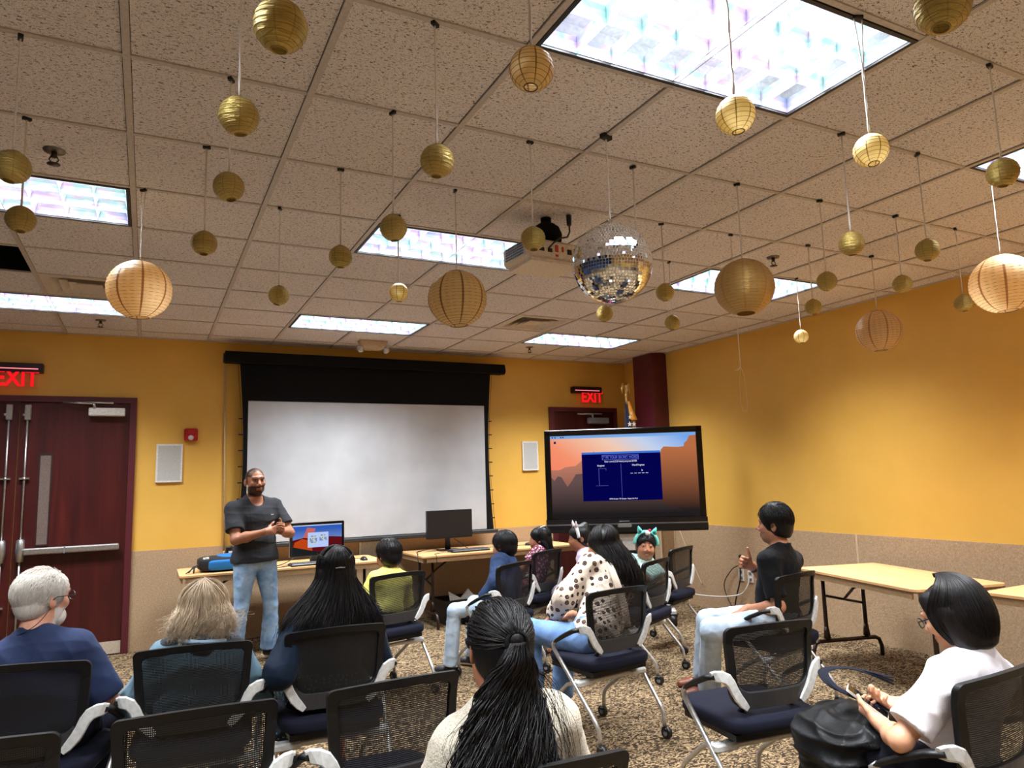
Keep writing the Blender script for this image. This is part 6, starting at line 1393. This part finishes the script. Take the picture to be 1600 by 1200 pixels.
# -- person in the white T-shirt with the phone
x, y, a = corg(16)
p = seated('person', 'person with a black bob and glasses in a white T-shirt, looking down at a phone', x, y, a, (2.455, 1.575, 0.995), (4, 24, 0), 0.90, tone='light', vox=0.0048, neckl=0.92, shw=0.98, py=-0.02, hs=1.0)
ph = V(w2l(x, y, a, (2.320, 1.815, 0.660)))
p.arms(-1, V(w2l(x, y, a, (2.275, 1.750, 0.627))), (-1.0, -0.1, -0.6)); p.arms(1, V(w2l(x, y, a, (2.45, 1.80, 0.650))), (0.9, -0.4, -0.5))
p.hand(-1, (0.35, 0.90, 0.10), (0.62, -0.15, 0.75), (0.75, 0.8, 0.85, 0.9), (0.5, 0.4)); p.hand(1, (-0.85, 0.25, 0.15), (-0.2, -0.2, 0.95), (0.6, 0.65, 0.7, 0.8), (0.5, 0.4))
p.body(); p.finish_body(); hx, hy = p.H.x, p.H.y
def vol(f):
    for q in (-0.058, -0.03, 0.0, 0.03, 0.058): f.cone(p.hp(q, -0.055+abs(q)*0.5, 0.0), p.hp(q*1.0, -0.075+abs(q)*0.75, -0.095), 0.042, 0.026, 0.04)
    for q in (-1, 1): f.cone(p.hp(q*0.058, -0.01, 0.03), p.hp(q*0.060, -0.014, -0.085), 0.026, 0.018, 0.04); f.cone(p.hp(q*0.050, 0.040, 0.075), p.hp(q*0.066, 0.020, -0.02), 0.020, 0.012, 0.03)
rs = random.Random(2); st = []
for _ in range(2000):
    fi = rs.uniform(-2.05, 2.05); lam = rs.random(); o = 0.018+0.014*lam; P_ = []; fl = 1+0.05*lam
    zl = -0.125+0.02*rs.random()+0.03*max(0, abs(fi)-1.6)
    for k in range(7):
        th = 0.12+(1.62-0.12)*k/6; pp = fi*(0.35+0.65*k/6); P_.append(p.hp(math.sin(pp)*(0.071+o)*math.sin(th), -0.016-math.cos(pp)*(0.096+o)*math.sin(th)+0.02*(1-k/6), 0.036+(0.086+o)*math.cos(th)))
    for k in range(1, 5):
        t = k/4; r_ = 1+0.06*math.sin(t*PI)-0.40*t*t; P_.append(p.hp(math.sin(fi)*(0.071+o)*r_, -0.016-math.cos(fi)*(0.096+o)*r_*0.98, 0.032+(zl-0.032)*t))
    st.append((spline(P_, 2), rs.uniform(0.0012, 0.002)))
p.cap(H_SOFT, 0.005, -0.116, 0.04, 'hair', {'box': (np.array(p.H)-0.28, np.array(p.H)+0.28), 'fn': vol}, st, ears=False, side=-0.2)
glasses(p, M_BLACK); p.shirt('white_t_shirt', m_cloth('white_jersey', S(226, 220, 222), 0.85, 0.25, 400, 0.03), 0.80, 0.016, -0.14, 0.074, 0.0026, 0.018, seed=29, slv=(0.064, 0.068, 0.062)); p.pants('trousers', m_cloth('black_trousers', S(18, 20, 30)), 0.02)
f = Field(np.array((-0.36, 0.08, 0.10)), np.array((0.30, 0.60, 0.75)), 0.007)
f.ell(V((-0.03, 0.27, 0.570)), (0.20, 0.19, 0.055), None, 0.04); f.ell(V((-0.15, 0.32, 0.53)), (0.09, 0.12, 0.07), None, 0.05); f.cone(V((-0.18, 0.35, 0.54)), V((-0.19, 0.40, 0.30)), 0.07, 0.06, 0.06); f.cone(V((-0.04, 0.40, 0.54)), V((-0.06, 0.43, 0.28)), 0.07, 0.06, 0.06); f.cone(V((-0.20, 0.24, 0.53)), V((-0.21, 0.26, 0.32)), 0.055, 0.05, 0.06)
me, _ = f.mesh('black_jacket', m_cloth('black_quilted_nylon', S(9, 10, 12), 0.5, 0.3, 120), 0.012, 4, 1.0); o = link_mesh('black_jacket', me, None, (x, y, 0), math.radians(a)); tag(o, 'black padded jacket over the lap of the person in the white T-shirt', 'jacket')
t = empty('phone', (x, y, 0), math.radians(a), 'dark phone with a pale edge held over the black jacket', 'phone'); PM = Matrix.Translation(ph+V((0.0, 0.02, 0.012))) @ Matrix.Rotation(0.55, 4, 'Z') @ Matrix.Rotation(0.62, 4, 'X')
MB().prism(rrect(0.074, 0.152, 0.010), -0.004, 0.004, 0, PM).build('case', plain('pale_phone_case', S(206, 196, 186), 0.4), t); MB().prism(rrect(0.069, 0.147, 0.008), 0.0042, 0.005, 0, PM).build('screen', plain('phone_glass', S(14, 14, 18), 0.1), t)
m = MB()
for k in range(4):
    for i in range(3): m.add([PM @ V((-0.025+i*0.018, 0.05-k*0.014, 0.0056)), PM @ V((-0.013+i*0.018, 0.05-k*0.014, 0.0056)), PM @ V((-0.013+i*0.018, 0.045-k*0.014, 0.0056)), PM @ V((-0.025+i*0.018, 0.045-k*0.014, 0.0056))], [(3, 2, 1, 0)])
m.build('screen_rows', emis('phone_glow', S(96, 96, 100), 0.7), t)
m = MB()
for k in range(3):
    o_ = 0.012*k; m.tube(spline([ph+V((0.20, 0.04, 0.035+o_)), ph+V((0.14, 0.16+o_, 0.075)), ph+V((0.03, 0.20+o_, 0.075)), ph+V((-0.03, 0.12+o_*0.7, 0.045)), ph+V((0.0+o_, 0.04, 0.016)), ph+V((0.05+o_, -0.03, -0.01))]), 0.010, 8, 0, True, 0.25)
tag(m.build('strap', m_cloth('navy_webbing', S(17, 20, 32)), None, (x, y, 0), math.radians(a)), 'dark navy bag strap looped beside the phone in the lap', 'strap')

# -- the children
def kid_hair(p, mat, seed, off=0.020, n=700, nape=-0.060):
    comb = lambda u: V((u.x*0.5, -0.25+0.8*max(0, u.y)*u.z, -0.9+0.3*u.z)); return p.cap(mat, off, nape, 0.045, 'hair', None, p.lay(n, 0.07, comb, off+0.003, 0.0013, seed, lambda u: u.z > -0.62 and not (u.y > 0.5 and u.z < 0.3), 0.18, 0.03), side=-0.02)
x, y, a = corg(6)
p = seated('person', 'child in a yellow shirt with short black hair, facing the computers', x, y, a, (1.612, 5.27, 0.962), (4, 2, 0), 0.74, tone='tan', vox=0.007, neckl=0.85, hs=1.06, py=-0.02); lap(p, 0.09, 0.20, 0.57); p.body(); p.finish_body(); kid_hair(p, H_SOFT, 41)
p.shirt('yellow_shirt', m_cloth('yellow_jersey', S(232, 224, 118)), 0.95, 0.014, -0.05, 0.072, 0.0022, 0.012, seed=31); p.pants('trousers', C_NAVYJ); p.shoes(C_BSHOE, C_WSOLE)
x, y, a = corg(9)
p = seated('person', 'boy in a blue denim jacket with pale jeans and short black hair', x, y, 36, (2.615, 5.37, 0.953), (-8, 2, 0), 0.76, tone='tan', vox=0.007, neckl=0.85, hs=1.06, py=-0.03); lap(p, 0.10, 0.10, 0.565); p.legs(-1, (-0.22, 0.27, 0.50), (-0.20, 0.33, 0.07)); p.body(); p.finish_body(); kid_hair(p, H_SOFT, 43)
p.shirt('denim_jacket', m_denim('jacket_denim', S(32, 46, 76), S(48, 66, 100)), 1.85, 0.020, -0.10, 0.074, 0.003, 0.014, seed=33); p.collar('jacket_collar', bpy.data.materials['jacket_denim'], 0.066, 0.030, 0.010); p.pants('jeans', C_PALEJ, 0.012, 0.96); p.shoes(C_BSHOE, C_WSOLE)
x, y, a = corg(10)
p = seated('person', 'girl with black hair and silver clips, between blue-jacket boy and pink child', x, y, a+14, (3.275, 5.97, 0.925), (14, 2, 0), 0.72, tone='child', vox=0.007, neckl=0.85, hs=1.04, py=-0.02); lap(p, 0.09, 0.20, 0.57); p.body(); p.finish_body()
p.cap(H_BLACK, 0.016, -0.08, 0.05, 'hair', {'box': (np.array(p.H)-0.26, np.array(p.H)+0.26), 'fn': lambda f: f.cone(p.hp(0, -0.085, -0.03), p.hp(0.0, -0.115, -0.15), 0.042, 0.026, 0.04)}, fall(p, 260, lambda q: p.H.z-0.175, 0.06, lambda q: p.H.y-0.105, 5, 0.002, 1.7, 0.018, 0.004, 3, 1.8, p.H.x, zj=0.015), ears=False)
m = MB()
for k in range(9): m.tube([p.hp(-0.045+0.011*k, -0.02-0.035*math.sin(k*0.4), 0.136-0.003*(k-4)**2*0.2), p.hp(-0.040+0.011*k, -0.045-0.03*math.sin(k*0.4), 0.132-0.003*(k-4)**2*0.2)], 0.006, 6)
m.build('hair_clip', plain('silver_clip', S(206, 206, 200), 0.25, 0.7), p.root)
def m_speck(name, a_, b_, sc): t = NT(name); v = t.n('ShaderNodeTexVoronoi', Scale=sc); tc = t.n('ShaderNodeTexCoord'); t.l(tc.outputs['Object'], v.inputs['Vector']); t.bsdf(t.ramp(v.outputs['Distance'], [(0.32, a_), (0.40, b_)]), 0.85); return t.m
p.shirt('pink_top', m_speck('pink_print', S(226, 190, 196), S(110, 36, 66), 40), 0.6, 0.014, -0.05, 0.072, 0.002, 0.012, seed=35); p.pants('red_print_skirt', m_speck('red_print', S(196, 120, 130), S(96, 26, 40), 60), 0.02, 0.3)
x, y, a = corg(11)
p = seated('person', 'child in pink and white with a white cat-ear headband, facing left', x, y, a+22, (3.415, 5.50, 0.955), (22, 6, 0), 0.74, tone='child', vox=0.007, neckl=0.85, hs=1.04, py=-0.02); lap(p, 0.10, 0.20, 0.58); p.body(); p.finish_body()
rs = random.Random(6); bun = []
for k in range(60):
    th, z = rs.uniform(0, 6.3), rs.uniform(-1, 1); bun.append((spline([p.hp(0.03+0.03*math.cos(th+q), -0.09+0.03*math.sin(th+q)*0.8, 0.10+0.02*z+0.004*q) for q in (0, 1, 2, 3)], 2), 0.004))
p.cap(H_BLACK, 0.016, -0.07, 0.05, 'hair', {'box': (np.array(p.H)-0.26, np.array(p.H)+0.26), 'fn': lambda f: f.ell(p.hp(0.03, -0.085, 0.10), (0.045, 0.042, 0.04), p.HR)}, bun)
def headband(p, mat, matin, name='headband'):
    m = MB(); m.tube([p.hp(0.102*math.cos(t), 0.02, 0.025+0.106*math.sin(t)) for t in np.linspace(-0.1, PI+0.1, 21)], 0.016, 8, 0, True, 0.8, (0, 1, 0)); b = m.build(name, mat, p.root)
    for q in (-1, 1):
        e = MB(); c = p.hp(q*0.062, 0.02, 0.128); u = p.HR @ V((q*0.35, 0, 0.94)); s_ = p.HR @ V((0.94, 0, -q*0.35)); w_ = p.HR @ V((0, 1, 0))
        e.tube([c-u*0.012, c+u*0.012, c+u*0.032, c+u*0.046], [0.023, 0.019, 0.011, 0.003], 10, 0, True, 0.6, tuple(w_)); e.tube([c+w_*0.010-u*0.004, c+w_*0.010+u*0.028], [0.013, 0.003], 8, 1, True, 0.5, tuple(w_)); e.build('ear', [mat, matin], b)
    return b
M_FUR = m_cloth('white_fur', S(228, 226, 222)); M_TEAL = m_cloth('teal_fur', S(112, 200, 186)); headband(p, M_FUR, plain('pink_felt', S(226, 150, 170), 0.8))
M_PINK = m_cloth('hot_pink', S(232, 70, 150)); p.shirt('white_pink_top', m_cloth('lilac_white', S(216, 200, 226)), 0.5, 0.014, -0.05, 0.072, 0.002, 0.012, seed=37)
f = Field(np.array(p.sh[-1])-0.2, np.array(p.sh[-1])+0.2, 0.007); e = p.arm[-1][1]-p.sh[-1]; f.cone(p.sh[-1]+e*0.1, p.sh[-1]+e*0.45, 0.056, 0.068, 0.02, cut=(p.sh[-1]+e*0.55, e)); f.cone(p.sh[-1]+e*0.35, p.sh[-1]+e*0.7, 0.05, 0.058, 0.02, cut=(p.sh[-1]+e*0.75, e)); me, _ = f.mesh('pink_frill', M_PINK, 0.004, 2); link_mesh('pink_frill', me, p.root)
p.pants('speckled_skirt', m_speck('grey_speckle', S(190, 180, 186), S(96, 88, 98), 90), 0.03, 0.3)
x, y, a = corg(12)
p = seated('person', 'smiling girl with teal cat-ear headband in a mint shirt, facing the camera', x, y, a+72, (3.635, 4.83, 0.918), (52, 2, -6), 0.74, tone='child', vox=0.0046, neckl=0.85, hs=1.05, py=-0.02, tyaw=34, legs=False)
p.P = V((0.07, -0.05, 0.56)); p.P = V(w2l(x, y, a+72, (x-0.0, y+0.14, 0.56))); p.T = p.N-p.P; lz = p.T.normalized(); lx = (p.R @ V((1, 0, 0))); lx = (lx-lz*lx.dot(lz)).normalized(); p.R = Matrix((lx, lz.cross(lx), lz)).transposed(); p.sh = {q: p.N+p.R @ V((q*0.168*p.s, 0, -0.062*p.s)) for q in (-1, 1)}
for q in (-1, 1): p.legs(q, p.P+V((q*0.09, 0.31, -0.03)), p.P+V((q*0.09, 0.34, -0.49))); p.arms(q, p.P+V((q*0.10, 0.22, 0.05)), (q*0.7, -0.6, -0.4)); p.hand(q, (0, 0.95, -0.25), (0, -0.2, -1))
p.body(); X, Y, Z = p.hl.T; p.paint((np.abs(X) < 0.013) & (np.abs(Z+0.0605) < 0.0032) & (Y > 0.08), S(228, 214, 206), 0.9); p.finish_body()
p.cap(H_BLACK, 0.014, -0.07, 0.058, 'hair', None, p.lay(400, 0.07, lambda u: V((u.x, -0.6, -0.4)), 0.016, 0.0014, 7, lambda u: u.z > -0.5 and not (u.y > 0.45 and u.z < 0.45), 0.15))
b = headband(p, M_TEAL, plain('teal_felt', S(60, 160, 150), 0.8)); pillow(MB(), p.hp(0.0, 0.062, 0.122), (0.05, 0.03, 0.042), 0, 2, 8).build('flower', M_FUR, b); pillow(MB(), p.hp(-0.018, 0.050, 0.146), (0.03, 0.025, 0.026), 0, 2, 8).build('red_bow', plain('red_felt', S(190, 40, 80), 0.8), b)
MINT = m_speck('mint_print', S(150, 200, 190), S(198, 232, 220), 60); p.shirt('mint_shirt', MINT, 0.6, 0.014, -0.05, 0.074, 0.002, 0.012, seed=39); p.pants('leggings', C_NAVYJ)
